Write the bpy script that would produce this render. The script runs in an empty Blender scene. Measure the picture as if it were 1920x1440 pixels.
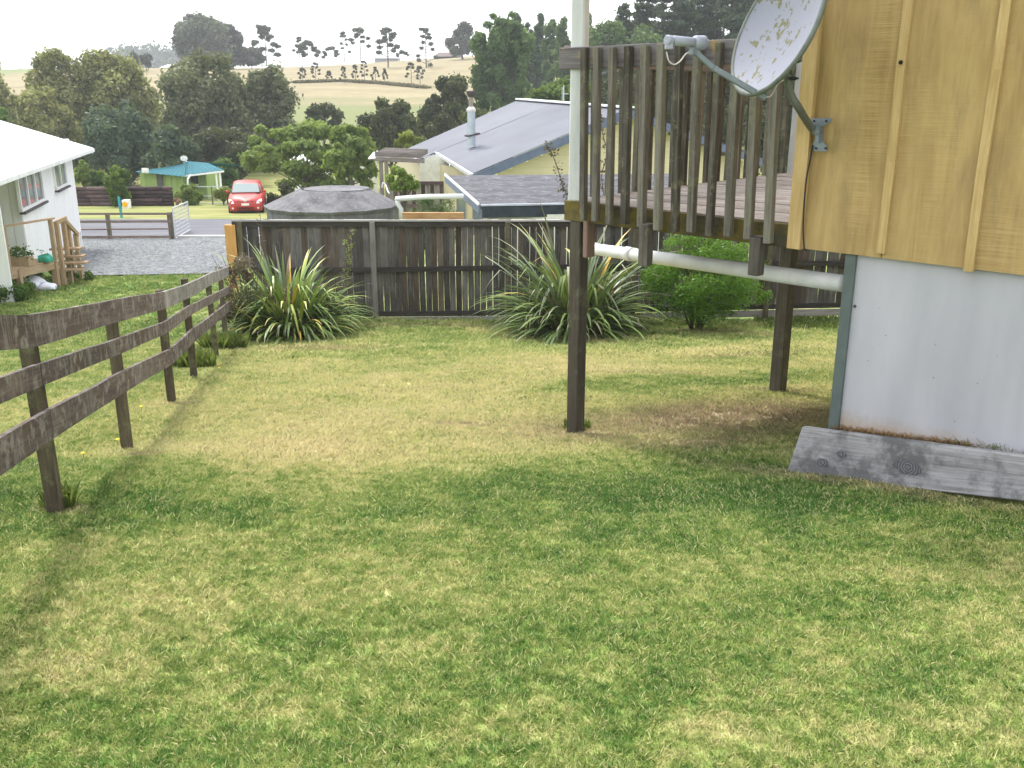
import bpy, bmesh, math, random
import numpy as np
from mathutils import Vector, Matrix
random.seed(7); rng = np.random.default_rng(7)
R = math.radians
S = bpy.context.scene
COL = S.collection
# ------------------------------------------------------------------ camera
F = 1780.0                                  # focal length in pixels of the 1920 px wide photograph
PITCH = math.atan2(540.0, F)
cd = bpy.data.cameras.new("camera"); cam = bpy.data.objects.new("camera", cd); COL.objects.link(cam)
cd.sensor_width = 36; cd.lens = F/1920*36; cd.clip_start = .05; cd.clip_end = 6000
cam.location = (0, 0, 0); cam.rotation_euler = (R(90)-PITCH, 0, 0)   # eye height is z = 0, lawn at the feet z = -1.6
S.camera = cam
# ------------------------------------------------------------------ light
SUNV = Vector((-.30, .50, .88)).normalized()                          # towards the hazy sun, high, ahead and a little left
w = bpy.data.worlds.new("World"); S.world = w; w.use_nodes = True
nt = w.node_tree; nt.nodes.clear()
sky = nt.nodes.new("ShaderNodeTexSky"); sky.sky_type = 'NISHITA'; sky.sun_disc = False
sky.sun_elevation = math.asin(SUNV.z); sky.sun_rotation = math.atan2(SUNV.x, SUNV.y)
sky.dust_density = 4; sky.air_density = 1; sky.ozone_density = 1
hs = nt.nodes.new("ShaderNodeHueSaturation"); hs.inputs['Saturation'].default_value = .35
mx = nt.nodes.new("ShaderNodeMix"); mx.data_type = 'RGBA'; mx.inputs['Factor'].default_value = .62
mx.inputs['B'].default_value = (8.3, 8.5, 8.9, 1)                    # thin bright overcast
bg = nt.nodes.new("ShaderNodeBackground"); bg.inputs['Strength'].default_value = .14
ow = nt.nodes.new("ShaderNodeOutputWorld")
nt.links.new(sky.outputs[0], hs.inputs['Color']); nt.links.new(hs.outputs[0], mx.inputs['A'])
nt.links.new(mx.outputs['Result'], bg.inputs['Color']); nt.links.new(bg.outputs[0], ow.inputs[0])
sd = bpy.data.lights.new("sun", 'SUN'); sd.energy = 1.5; sd.angle = R(11); sd.color = (1, .965, .9)
sun = bpy.data.objects.new("sun", sd); COL.objects.link(sun)
sun.rotation_euler = SUNV.to_track_quat('Z', 'Y').to_euler()
S.view_settings.view_transform = 'Standard'; S.view_settings.look = 'None'
S.view_settings.gamma = 1; S.view_settings.use_curve_mapping = False
S.view_settings.exposure = 1.2
S.cycles.volume_bounces = 1; S.cycles.max_bounces = 6; S.cycles.transparent_max_bounces = 8
# ------------------------------------------------------------------ survey helpers
C_, S_ = math.cos(PITCH), math.sin(PITCH)
def ray(px, py):
    u = (px-960)/F; v = (720-py)/F
    return Vector((u, C_+v*S_, -S_+v*C_))
def W(px, py, Y):                           # point seen at a photograph pixel, Y metres ahead
    d = ray(px, py); return d*(Y/d.y)
def sstep(a, b, x):
    t = np.clip((x-a)/(b-a), 0, 1); return t*t*(3-2*t)
PY = np.array([-30,-3, 0, 2.2, 4, 5.5, 6.6, 9, 12, 14.5, 16.5, 22, 32, 41, 47, 52, 60, 75, 95, 115, 140, 170, 205, 240, 280, 340, 500, 5000.])
PZ = np.array([-1,-1.45,-1.6,-1.76,-1.98,-2.2,-2.38,-2.78,-3.28,-3.66,-3.8,-4.1,-4.62,-5.1,-5.42,-5.68,-6.1,-7.0,-6.2,-3.6,-.6,2.8,6.6,8.9,8.4,6,2,2.])
YF = np.linspace(-30, 600, 6301); ZF = np.interp(YF, PY, PZ)
k_ = np.ones(9)/9; ZF = np.convolve(np.pad(ZF, 4, mode='edge'), k_, mode='valid')
def zg(x, y):
    x = np.asarray(x, float); y = np.asarray(y, float)
    z = np.interp(y, YF, ZF)
    z = z + .012*np.clip(x-60, -200, 0)*sstep(130, 230, y)*1.0
    z = z + .05*np.clip(x-1, 0, 3)*(1-sstep(5, 9, y))
    z = z + .12*np.clip((-x-1)/1.2, 0, 1)*sstep(1, 3, y)*(1-sstep(4.3, 6.2, y))
    z = z + .02*np.sin(x*1.3+y*.7)*(1-sstep(12, 20, y)) + .012*np.sin(x*2.9-y*2.1)*(1-sstep(12, 20, y))
    z = z + sstep(55, 140, y)*(1-sstep(300, 500, y))*(1.2*np.sin(x*.021+1)+.7*np.sin(x*.05+y*.03))
    return z
def zgf(x, y): return float(zg(x, y))
def GP(px, py, lo=1.2, hi=260):             # where a pixel's ray meets the terrain
    d = ray(px, py); d = d/d.y
    ys = np.linspace(lo, hi, 6000)
    h = d.z*ys - zg(d.x*ys, ys)
    i = np.argmax(h < 0) if (h < 0).any() else len(ys)-1
    return Vector((d.x*ys[i], ys[i], zgf(d.x*ys[i], ys[i])))
# ------------------------------------------------------------------ node helpers
def nd(nt, typ, ins=None, **props):
    n = nt.nodes.new(typ)
    for k, v in props.items(): setattr(n, k, v)
    for k, v in (ins or {}).items():
        s = n.inputs[k]
        if isinstance(v, bpy.types.NodeSocket): nt.links.new(v, s)
        else:
            if s.type == 'RGBA' and len(v) == 3: v = (*v, 1)
            s.default_value = v
    return n
def math_(nt, op, a, b=0.0, clamp=False):
    n = nd(nt, 'ShaderNodeMath', {0: a, 1: b}, operation=op); n.use_clamp = clamp; return n.outputs[0]
def mixc(nt, f, a, b, mode='MIX'):
    n = nt.nodes.new('ShaderNodeMix'); n.data_type = 'RGBA'; n.blend_type = mode
    for s, v in ((n.inputs[0], f), (n.inputs[6], a), (n.inputs[7], b)):
        if isinstance(v, bpy.types.NodeSocket): nt.links.new(v, s)
        else: s.default_value = (*v, 1) if hasattr(v, '__len__') and len(v) == 3 else v
    return n.outputs[2]
def rng_(nt, v, a, b, c=0.0, d=1.0):
    return nd(nt, 'ShaderNodeMapRange', {0: v, 1: a, 2: b, 3: c, 4: d}).outputs[0]
def noise(nt, vec, scale, detail=3, rough=.55, dist=0.0):
    return nd(nt, 'ShaderNodeTexNoise', {'Vector': vec, 'Scale': scale, 'Detail': detail, 'Roughness': rough, 'Distortion': dist}).outputs['Fac']
def scaled(nt, vec, s):
    return nd(nt, 'ShaderNodeVectorMath', {0: vec, 1: s}, operation='MULTIPLY').outputs[0]
def newmat(name):
    m = bpy.data.materials.new(name); m.use_nodes = True
    nt = m.node_tree; b = nt.nodes['Principled BSDF']; b.inputs['Roughness'].default_value = .75
    b.inputs['Specular IOR Level'].default_value = .3
    return m, nt, b
def bump(nt, b, h, strength=.4, dist=.01):
    n = nd(nt, 'ShaderNodeBump', {'Height': h, 'Strength': strength, 'Distance': dist})
    nt.links.new(n.outputs[0], b.inputs['Normal'])
def pos(nt): return nt.nodes.new('ShaderNodeNewGeometry').outputs['Position']
def orand(nt): return nt.nodes.new('ShaderNodeObjectInfo').outputs['Random']
def uvw(nt):
    return nt.nodes.new('ShaderNodeTexCoord').outputs['UV']
def plain(name, col, rough=.7, var=.15, scale=6, metal=0.0, spec=.3, bmp=0.0):
    m, nt, b = newmat(name); p = pos(nt)
    n = noise(nt, p, scale, 4, .6)
    c = mixc(nt, rng_(nt, n, .3, .7), tuple(x*(1-var) for x in col), tuple(min(1, x*(1+var)) for x in col))
    nt.links.new(c, b.inputs['Base Color']); b.inputs['Roughness'].default_value = rough
    b.inputs['Metallic'].default_value = metal; b.inputs['Specular IOR Level'].default_value = spec
    if bmp: bump(nt, b, noise(nt, p, scale*8, 3), bmp, .005)
    return m
def wood(name, dark, mid, light, lichen=None, lamt=.5, lscale=7, rough=.85, tone=.35, stain=None, samt=.5, bmp=.5, drip=None):
    """weathered timber: grain runs along UV u (metres)"""
    m, nt, b = newmat(name); uv = uvw(nt); p = pos(nt); r = orand(nt)
    g1 = noise(nt, scaled(nt, uv, (2.2, 46, 1)), 1.0, 5, .65, .6)
    g2 = noise(nt, scaled(nt, uv, (9, 260, 1)), 1.0, 3, .6)
    blot = noise(nt, scaled(nt, uv, (2.5, 7, 1)), 1.0, 4, .6)
    v = math_(nt, 'ADD', math_(nt, 'MULTIPLY', g1, .55), math_(nt, 'ADD', math_(nt, 'MULTIPLY', g2, .25), math_(nt, 'MULTIPLY', blot, .4)))
    v = math_(nt, 'ADD', v, math_(nt, 'MULTIPLY', math_(nt, 'SUBTRACT', r, .5), tone))
    rp = nt.nodes.new('ShaderNodeValToRGB'); e = rp.color_ramp.elements
    e[0].position = .40; e[0].color = (*dark, 1); e[1].position = .82; e[1].color = (*light, 1)
    x = e.new(.6); x.color = (*mid, 1)
    nt.links.new(v, rp.inputs[0]); c = rp.outputs[0]
    if stain:
        s = noise(nt, scaled(nt, p, (1, 1, .6)), 2.3, 4, .65)
        c = mixc(nt, math_(nt, 'MULTIPLY', rng_(nt, s, .5, .68), samt), c, stain)
    if lichen:
        l = noise(nt, p, lscale, 6, .7)
        c = mixc(nt, math_(nt, 'MULTIPLY', rng_(nt, l, .60-.25*lamt, .68-.15*lamt), min(1, .5+lamt*.5)), c, lichen)
    if drip:                                # pale mould streaks running across the board, strongest along its upper edge
        d1 = noise(nt, scaled(nt, uv, (38, 4, 1)), 1.0, 4, .65); d2 = noise(nt, scaled(nt, uv, (3, 1, 1)), 1.0, 3)
        c = mixc(nt, math_(nt, 'MULTIPLY', rng_(nt, math_(nt, 'ADD', d1, math_(nt, 'MULTIPLY', math_(nt, 'SUBTRACT', d2, .5), .9)), .54, .68), .7), c, drip)
    nt.links.new(c, b.inputs['Base Color']); b.inputs['Roughness'].default_value = rough
    bump(nt, b, v, bmp, .006)
    return m
def foliage(name, dark, light, trans=.3, rough=.55, autumn=None, aamt=.15):
    m = bpy.data.materials.new(name); m.use_nodes = True; nt = m.node_tree; nt.nodes.clear()
    a = nd(nt, 'ShaderNodeAttribute', attribute_name='tint').outputs['Fac']
    c = mixc(nt, a, dark, light)
    if autumn:
        n = noise(nt, pos(nt), .6, 3); c = mixc(nt, math_(nt, 'MULTIPLY', rng_(nt, n, .5, .7), aamt), c, autumn)
    pb = nd(nt, 'ShaderNodeBsdfPrincipled', {'Base Color': c, 'Roughness': rough, 'Specular IOR Level': .25})
    tr = nd(nt, 'ShaderNodeBsdfTranslucent', {'Color': mixc(nt, .5, c, (.25, .3, .04))})
    ms = nd(nt, 'ShaderNodeMixShader', {0: min(.5, trans+.1), 1: pb.outputs[0], 2: tr.outputs[0]})
    o = nt.nodes.new('ShaderNodeOutputMaterial'); nt.links.new(ms.outputs[0], o.inputs[0])
    return m
# ------------------------------------------------------------------ mesh helpers
def setp(o, label=None, cat=None, group=None, kind=None):
    if label: o['label'] = label
    if cat: o['category'] = cat
    if group: o['group'] = group
    if kind: o['kind'] = kind
    return o
def thing(name, loc, label, cat, group=None):
    o = bpy.data.objects.new(name, None); COL.objects.link(o); o.location = loc
    o.empty_display_size = .2
    return setp(o, label, cat, group)
def world_loc(o):
    v = Vector((0, 0, 0))
    while o: v = v + Vector(o.location); o = o.parent
    return v
class MB:
    """collects boxes, beams and tubes in world coordinates; UV u runs along the length in metres"""
    def __init__(s): s.v = []; s.f = []; s.uv = []
    def hexa(s, c, L, a):                   # c: 8 corners (4 at start, 4 at end), L length, a=(w,h)
        b = len(s.v); s.v += [tuple(x) for x in c]
        ou = random.random()*20; ov = random.random()*20
        w, h = a
        for i in range(4):
            j = (i+1) % 4; ww = w if i % 2 == 0 else h
            s.f.append((b+i, b+j, b+4+j, b+4+i)); o = ov+i*.37
            s.uv += [(ou, o), (ou, o+ww), (ou+L, o+ww), (ou+L, o)]
        s.f.append((b+3, b+2, b+1, b)); s.uv += [(ou, ov), (ou+.02, ov), (ou+.02, ov+h), (ou, ov+h)]
        s.f.append((b+4, b+5, b+6, b+7)); s.uv += [(ou, ov), (ou+.02, ov), (ou+.02, ov+h), (ou, ov+h)]
    def beam(s, p0, p1, w, h, up=(0, 0, 1), w1=None, h1=None):
        """box from p0 to p1, w across, h along 'up'"""
        p0 = Vector(p0); p1 = Vector(p1); d = p1-p0; L = d.length; d.normalize()
        up = Vector(up); x = d.cross(up)
        if x.length < 1e-4: x = d.cross(Vector((0, 1, 0)))
        x.normalize(); z = x.cross(d).normalized()
        w1 = w1 or w; h1 = h1 or h; c = []
        for p, ww, hh in ((p0, w, h), (p1, w1, h1)):
            for sx, sz in ((-1, -1), (1, -1), (1, 1), (-1, 1)): c.append(p + x*(sx*ww/2) + z*(sz*hh/2))
        s.hexa(c, L, (w, h)); return s
    def box(s, x0, x1, y0, y1, z0, z1): return s.beam(((x0+x1)/2, (y0+y1)/2, z0), ((x0+x1)/2, (y0+y1)/2, z1), x1-x0, y1-y0, up=(0, 1, 0))
    def quad(s, a, b_, c, d):
        b = len(s.v); s.v += [tuple(a), tuple(b_), tuple(c), tuple(d)]; s.f.append((b, b+1, b+2, b+3))
        L = (Vector(b_)-Vector(a)).length; H = (Vector(d)-Vector(a)).length
        s.uv += [(0, 0), (L, 0), (L, H), (0, H)]
    def poly(s, pts):
        b = len(s.v); s.v += [tuple(p) for p in pts]; s.f.append(tuple(range(b, b+len(pts))))
        o = Vector(pts[0]); e1 = (Vector(pts[1])-o).normalized(); n = e1.cross(Vector(pts[-1])-o).normalized(); e2 = n.cross(e1)
        for p in pts: s.uv.append(((Vector(p)-o).dot(e1), (Vector(p)-o).dot(e2)))
    def slab(s, pts, th):                   # polygon with thickness along -normal
        n = (Vector(pts[1])-Vector(pts[0])).cross(Vector(pts[-1])-Vector(pts[0])).normalized()
        q = [Vector(p)-n*th for p in pts]
        s.poly(pts); s.poly(q[::-1])
        for i in range(len(pts)):
            j = (i+1) % len(pts); s.poly([pts[j], pts[i], q[i], q[j]])
        return s
    def tube(s, pts, r, n=8, cap=True):
        pts = [Vector(p) for p in pts]; m = len(pts)
        rs = r if hasattr(r, '__len__') else [r]*m
        b = len(s.v); acc = 0; us = []
        ref = Vector((0, 0, 1)) if abs((pts[1]-pts[0]).normalized().z) < .9 else Vector((1, 0, 0))
        for i, p in enumerate(pts):
            d = (pts[min(i+1, m-1)]-pts[max(i-1, 0)]).normalized()
            x = d.cross(ref).normalized(); y = x.cross(d)
            if i: acc += (p-pts[i-1]).length
            us.append(acc)
            for k in range(n):
                a = 2*math.pi*k/n; s.v.append(tuple(p+(x*math.cos(a)+y*math.sin(a))*rs[i]))
        for i in range(m-1):
            for k in range(n):
                k2 = (k+1) % n
                s.f.append((b+i*n+k, b+i*n+k2, b+(i+1)*n+k2, b+(i+1)*n+k))
                c = 2*math.pi*rs[0]/n
                s.uv += [(us[i], k*c), (us[i], (k+1)*c), (us[i+1], (k+1)*c), (us[i+1], k*c)]
        if cap:
            s.f.append(tuple(b+k for k in range(n))[::-1]); s.uv += [(0, 0)]*n
            s.f.append(tuple(b+(m-1)*n+k for k in range(n))); s.uv += [(0, 0)]*n
        return s
    def mesh(s, name, mat, off=Vector((0, 0, 0)), smooth=False, bevel=0):
        me = bpy.data.meshes.new(name)
        me.from_pydata([(v[0]-off.x, v[1]-off.y, v[2]-off.z) for v in s.v], [], s.f)
        uvl = me.uv_layers.new(name='UVMap'); uvl.data.foreach_set('uv', [c for t in s.uv for c in t])
        if smooth: me.polygons.foreach_set('use_smooth', [True]*len(me.polygons))
        me.materials.append(mat); me.update()
        if bevel:
            bm = bmesh.new(); bm.from_mesh(me)
            bmesh.ops.bevel(bm, geom=bm.edges[:], offset=bevel, segments=1, affect='EDGES', clamp_overlap=True)
            bm.to_mesh(me); bm.free()
        return me
    def build(s, name, mat, parent=None, loc=None, smooth=False, bevel=0):
        off = world_loc(parent) if parent else Vector(loc if loc is not None else (0, 0, 0))
        o = bpy.data.objects.new(name, s.mesh(name, mat, off, smooth, bevel)); COL.objects.link(o)
        if parent: o.parent = parent
        else: o.location = off
        return o
def np_mesh(name, V, Q, mat, tint=None, smooth=False):
    me = bpy.data.meshes.new(name); n = len(V); m, k = Q.shape
    me.vertices.add(n); me.vertices.foreach_set('co', np.asarray(V, np.float32).ravel())
    me.loops.add(m*k); me.loops.foreach_set('vertex_index', Q.astype(np.int32).ravel())
    me.polygons.add(m); me.polygons.foreach_set('loop_start', (np.arange(m)*k).astype(np.int32))
    me.polygons.foreach_set('loop_total', np.full(m, k, np.int32))
    if smooth: me.polygons.foreach_set('use_smooth', np.ones(m, bool))
    me.update(calc_edges=True)
    if tint is not None:
        a = me.attributes.new('tint', 'FLOAT', 'FACE'); a.data.foreach_set('value', np.asarray(tint, np.float32))
    me.materials.append(mat); return me
def link(name, me, parent=None, loc=(0, 0, 0), rot=(0, 0, 0), scale=(1, 1, 1)):
    o = bpy.data.objects.new(name, me); COL.objects.link(o)
    if parent: o.parent = parent
    o.location = loc; o.rotation_euler = rot; o.scale = scale; return o
def leafquads(P, N, size, asp=.55, tint=None, g=rng):
    n = len(P)
    N = N/np.linalg.norm(N, axis=1, keepdims=True)
    t = g.normal(size=(n, 3)); t -= (t*N).sum(1, keepdims=True)*N; t /= np.linalg.norm(t, axis=1, keepdims=True)
    b = np.cross(N, t); sz = (size*(.55+.9*g.random(n)))[:, None]
    t = t*sz; b = b*sz*asp
    V = np.stack([P-t, P-b*1.0+t*.1, P+t, P+b+t*.1], 1).reshape(-1, 3)
    Q = np.arange(4*n).reshape(n, 4)
    return V, Q
def crown_pts(blobs, n, g, shell=.55, up=0.0):
    C = np.array([b[:3] for b in blobs]); Rr = np.array([b[3:6] for b in blobs])
    wgt = (Rr.prod(1))**(2/3); idx = g.choice(len(blobs), n, p=wgt/wgt.sum())
    d = g.normal(size=(n, 3)); d /= np.linalg.norm(d, axis=1, keepdims=True)
    d[:, 2] = np.where(g.random(n) < up, np.abs(d[:, 2]), d[:, 2])
    r = shell+(1-shell)*g.random(n)**.6
    r = r*(1+.26*g.normal(size=n)*(g.random(n) < .5))
    P = C[idx]+d*Rr[idx]*r[:, None]
    Nn = d+g.normal(size=(n, 3))*.7
    tb = g.random(len(blobs))
    tint = np.clip(.5*tb[idx]+.5*g.random(n)**1.5+.1*(d[:, 2] > .3), 0, 1)
    return P, Nn, tint
def blobs_in(cx, cy, cz, rx, ry, rz, nb, g, br=(.22, .38), flat=1.0, top=0.0, taper=0.0):
    out = []
    for i in range(nb):
        d = g.normal(size=3); d /= np.linalg.norm(d); q = .3+.62*g.random()**.5
        if top and d[2] < 0 and g.random() < top: d[2] *= -1
        z = d[2]*q; k = 1-taper*max(0, (z+.3))
        r = (br[0]+(br[1]-br[0])*g.random())
        out.append((cx+d[0]*q*rx*k, cy+d[1]*q*ry*k, cz+z*rz, r*rx*k, r*ry*k, r*(rx+rz)/2*flat*max(.5, k)))
    return out
# ================================================================== GROUND
def ellipse(nt, p, n, px, py, rx, ry, rot=0, soft=.5):
    """soft mask on the lawn round the spot seen at a photograph pixel"""
    c = GP(px, py)
    d = nd(nt, 'ShaderNodeVectorMath', {0: p, 1: (c.x, c.y, 0)}, operation='SUBTRACT').outputs[0]
    if rot: d = nd(nt, 'ShaderNodeVectorRotate', {'Vector': d, 'Angle': -rot}, rotation_type='Z_AXIS').outputs[0]
    d = scaled(nt, d, (1/rx, 1/ry, 0))
    l = nd(nt, 'ShaderNodeVectorMath', {0: d}, operation='LENGTH').outputs['Value']
    l = math_(nt, 'ADD', l, math_(nt, 'MULTIPLY', math_(nt, 'SUBTRACT', n, .5), 1.8))
    return rng_(nt, l, 1+soft, 1-soft)
def lawn_color(nt, p):
    n1 = noise(nt, p, .55, 4, .6); n2 = noise(nt, p, 2.6, 5, .68); n3 = noise(nt, p, 17, 4, .7); n4 = noise(nt, p, 70, 2)
    sep = nd(nt, 'ShaderNodeSeparateXYZ', {0: p}); y = sep.outputs[1]; x = sep.outputs[0]
    # dryness of the turf: worn open middle of the yard, scattered straw spots elsewhere
    mid = math_(nt, 'MULTIPLY', rng_(nt, y, 5.0, 6.6), rng_(nt, y, 15.2, 11.5))
    nb = math_(nt, 'ADD', math_(nt, 'MULTIPLY', n1, .36), math_(nt, 'ADD', math_(nt, 'MULTIPLY', n2, .42), math_(nt, 'MULTIPLY', n3, .52)))
    dry = math_(nt, 'ADD', nb, math_(nt, 'MULTIPLY', mid, .072)); dry = math_(nt, 'SUBTRACT', dry, .018)
    left = rng_(nt, math_(nt, 'ADD', x, math_(nt, 'MULTIPLY', y, .217)), -1.35, -1.7)
    dry = math_(nt, 'SUBTRACT', dry, math_(nt, 'MULTIPLY', left, .05))
    for (px, py, rx, ry, rot, a) in ((640, 770, 1.8, 1.6, 0, .06), (560, 845, 2.6, .35, .1, .05), (430, 1000, .9, .3, .3, .05), (760, 1230, .3, .12, .4, .06), (900, 1370, .2, .1, 0, .05), (1500, 1200, .35, .12, .2, .06), (880, 700, 2.2, 1.6, .2, .05), (1330, 660, 1.9, .5, .35, .08), (460, 845, .7, .5, .3, .07),
            (150, 1270, .22, .12, 0, .10), (1360, 1070, .35, .15, .3, .06), (560, 1110, .5, .25, .2, .05), (560, 1350, .12, .06, 0, .09), (1340, 1370, .12, .07, 0, .1),
            (620, 900, 2.0, .35, .15, .05), (1640, 1080, .3, .12, 0, .05), (1130, 1130, .5, .2, 0, .03), (240, 1125, .35, .15, 0, .06), (1250, 690, 1.3, .3, .2, .06),
            (1300, 718, 1.5, .42, .42, -.10), (1150, 930, 1.6, .6, 0, -.10), (150, 900, .8, .7, 0, -.06), (280, 970, .9, .25, .2, -.08), (1650, 960, .9, .25, -.6, -.07), (1000, 1010, 1.2, .3, 0, -.04), (230, 720, 1.3, .8, 0, -.04)):
        e = ellipse(nt, p, n2, px, py, rx, ry, rot)
        dry = math_(nt, 'ADD', dry, math_(nt, 'MULTIPLY', e, a))
    rp = nt.nodes.new('ShaderNodeValToRGB'); e = rp.color_ramp.elements
    cols = [(.45, (.062, .150, .026)), (.55, (.135, .235, .046)), (.635, (.26, .335, .085)), (.72, (.47, .47, .190)), (.86, (.62, .54, .30))]
    e[0].position = cols[0][0]; e[0].color = (*cols[0][1], 1); e[1].position = cols[-1][0]; e[1].color = (*cols[-1][1], 1)
    for q, c in cols[1:-1]: el = e.new(q); el.color = (*c, 1)
    nt.links.new(dry, rp.inputs[0]); c = rp.outputs[0]
    # thin worn soil: under the deck, small scrapes; post-foot rings paint in contact shade
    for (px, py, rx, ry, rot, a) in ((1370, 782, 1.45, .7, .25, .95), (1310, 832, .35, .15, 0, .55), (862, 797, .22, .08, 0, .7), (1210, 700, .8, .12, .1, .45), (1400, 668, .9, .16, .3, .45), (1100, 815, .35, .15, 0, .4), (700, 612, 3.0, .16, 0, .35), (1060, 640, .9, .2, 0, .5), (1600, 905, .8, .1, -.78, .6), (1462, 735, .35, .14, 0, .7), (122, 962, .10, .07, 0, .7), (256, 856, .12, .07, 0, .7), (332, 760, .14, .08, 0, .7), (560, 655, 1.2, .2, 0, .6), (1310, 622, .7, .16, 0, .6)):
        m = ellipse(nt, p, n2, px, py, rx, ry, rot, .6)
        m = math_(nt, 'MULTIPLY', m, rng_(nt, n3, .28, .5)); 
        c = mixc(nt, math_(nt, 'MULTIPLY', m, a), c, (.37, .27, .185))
    return c, n3, y, x
def grassy(nt, pb, p, far=True):
    c, n3, y, x = lawn_color(nt, p)
    if not far: return c
    # road verge, worn and yellowish, beyond the yard
    nv = noise(nt, scaled(nt, p, (.25, 1.1, 1)), 1.0, 4, .6)
    verge = mixc(nt, rng_(nt, nv, .38, .62), (.16, .20, .04), (.30, .28, .10))
    c = mixc(nt, rng_(nt, y, 29, 31), c, verge)
    # dry hay field on the hill: straw above, greener hollow low down to the right
    nf = noise(nt, scaled(nt, p, (.05, .16, 1)), 1.0, 6, .7); ng = noise(nt, scaled(nt, p, (.012, .03, 1)), 1.0, 3)
    nh = noise(nt, scaled(nt, p, (.5, .9, 1)), 1.0, 5, .7)
    hay = mixc(nt, rng_(nt, nf, .3, .7), (.20, .165, .090), (.33, .275, .155))
    hay = mixc(nt, math_(nt, 'MULTIPLY', rng_(nt, nh, .45, .75), .6), hay, (.15, .115, .055))
    grn = rng_(nt, math_(nt, 'ADD', math_(nt, 'MULTIPLY', math_(nt, 'SUBTRACT', 138, y), .02), math_(nt, 'MULTIPLY', math_(nt, 'SUBTRACT', ng, .5), 2.2)), -.1, .35)
    left = rng_(nt, x, -98, -108)
    grn = math_(nt, 'MAXIMUM', math_(nt, 'MULTIPLY', grn, .85), left)
    hay = mixc(nt, grn, hay, (.15, .18, .06))
    return mixc(nt, rng_(nt, y, 84, 100), c, hay)
ground_mat, nt, pb = newmat("turf_soil"); p = pos(nt)
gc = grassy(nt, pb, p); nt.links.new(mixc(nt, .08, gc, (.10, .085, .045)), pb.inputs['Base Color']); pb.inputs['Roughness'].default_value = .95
bump(nt, pb, noise(nt, p, 30, 4, .7), .6, .02)
def axis(segs):
    out = []
    for a, b, st in segs: out += list(np.arange(a, b, st))
    return np.array(out+[segs[-1][1]])
def sheet(name, xs, ys, mat, dz=0.0):
    X, Y = np.meshgrid(xs, ys); Z = zg(X, Y)+dz
    V = np.stack([X, Y, Z], -1).reshape(-1, 3); nx = len(xs); ny = len(ys)
    i = np.arange(nx-1)[None, :]+np.arange(ny-1)[:, None]*nx
    Q = np.stack([i, i+1, i+1+nx, i+nx], -1).reshape(-1, 4)
    me = np_mesh(name, V, Q, mat, smooth=True)
    return link(name, me)
xs = axis([(-1500, -300, 150), (-300, -60, 8), (-60, -16, 1.2), (-16, -8, .4), (-8, 8, .16), (8, 24, .5), (24, 70, 1.5), (70, 300, 8), (300, 1500, 150)])
ys = axis([(-40, -4, 4), (-4, 20, .16), (20, 60, .5), (60, 130, 1.5), (130, 300, 3), (300, 600, 20), (600, 3000, 200)])
setp(sheet("ground", xs, ys, ground_mat), kind='structure')
# ------------------------------------------------------------------ road, driveway gravel, kerb
asph, nt, pb = newmat("asphalt"); p = pos(nt)
c = mixc(nt, rng_(nt, noise(nt, scaled(nt, p, (.35, 1.2, 1)), 1, 4), .35, .65), (.10, .10, .118), (.14, .14, .158))
c = mixc(nt, math_(nt, 'MULTIPLY', rng_(nt, noise(nt, p, 45, 3, .7), .3, .7), .35), c, (.07, .07, .08))
nt.links.new(c, pb.inputs['Base Color']); pb.inputs['Roughness'].default_value = .85
grav, nt, pb = newmat("gravel"); p = pos(nt)
v1 = nd(nt, 'ShaderNodeTexVoronoi', {'Vector': p, 'Scale': 14}); v2 = noise(nt, p, 1.2, 4)
c = mixc(nt, rng_(nt, nd(nt, 'ShaderNodeSeparateColor', {0: v1.outputs['Color']}).outputs[0], .1, .9), (.08, .087, .093), (.27, .285, .295))
c = mixc(nt, math_(nt, 'MULTIPLY', rng_(nt, v2, .5, .7), .4), c, (.20, .22, .15))
nt.links.new(c, pb.inputs['Base Color']); pb.inputs['Roughness'].default_value = .9; bump(nt, pb, v1.outputs['Distance'], .8, .03)
RN, RF = GP(240, 447).y, GP(240, 412).y
def strip(name, pts_l, pts_r, mat, dz, n=40, m=10):
    """sheet between a left and a right curve, draped on the terrain"""
    def samp(pts, t):
        pts = np.array(pts); s = np.linspace(0, 1, len(pts)); return np.stack([np.interp(t, s, pts[:, 0]), np.interp(t, s, pts[:, 1])], -1)
    t = np.linspace(0, 1, n); A = samp(pts_l, t); B = samp(pts_r, t); k = np.linspace(0, 1, m)[None, :, None]
    P = A[:, None]*(1-k)+B[:, None]*k; Z = zg(P[..., 0], P[..., 1])+dz
    V = np.concatenate([P, Z[..., None]], -1).reshape(-1, 3)
    i = np.arange(m-1)[None, :]+np.arange(n-1)[:, None]*m
    Q = np.stack([i, i+1, i+1+m, i+m], -1).reshape(-1, 4)
    me = np_mesh(name, V, Q, mat, smooth=True); o = link(name, me)
    if me.polygons[0].normal.z < 0: me.flip_normals()
    return o
setp(strip("road", [(-70, RN), (-5.2, RN)], [(-70, RF), (-5.2, RF)], asph, .03, 110, 20), kind='structure')
gl = [GP(150, 449), GP(150, 470), GP(150, 495), GP(165, 519)]; gr = [GP(430, 449), GP(440, 470), GP(445, 495), GP(450, 512)]
glx = [(gl[0].x-2.5, RN-.25)]+[(a.x-.2, a.y) for a in gl[1:]]; grx = [(gr[0].x+3, RN-.25)]+[(a.x+1.5, a.y) for a in gr[1:]]
setp(strip("driveway", glx, grx, grav, .03, 40, 30), kind='structure')
conc = plain("kerb_concrete", (.52, .52, .50), .8, .12, 3)
kx0, kx1 = GP(330, 449).x, -5.5
mb = MB()
for i in range(12):
    a = kx0+(kx1-kx0)*i/12; b = kx0+(kx1-kx0)*(i+1)/12; y = RN-.12
    mb.beam((a, y, zgf(a, y)+.03), (b, y, zgf(b, y)+.03), .22, .16)
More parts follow.
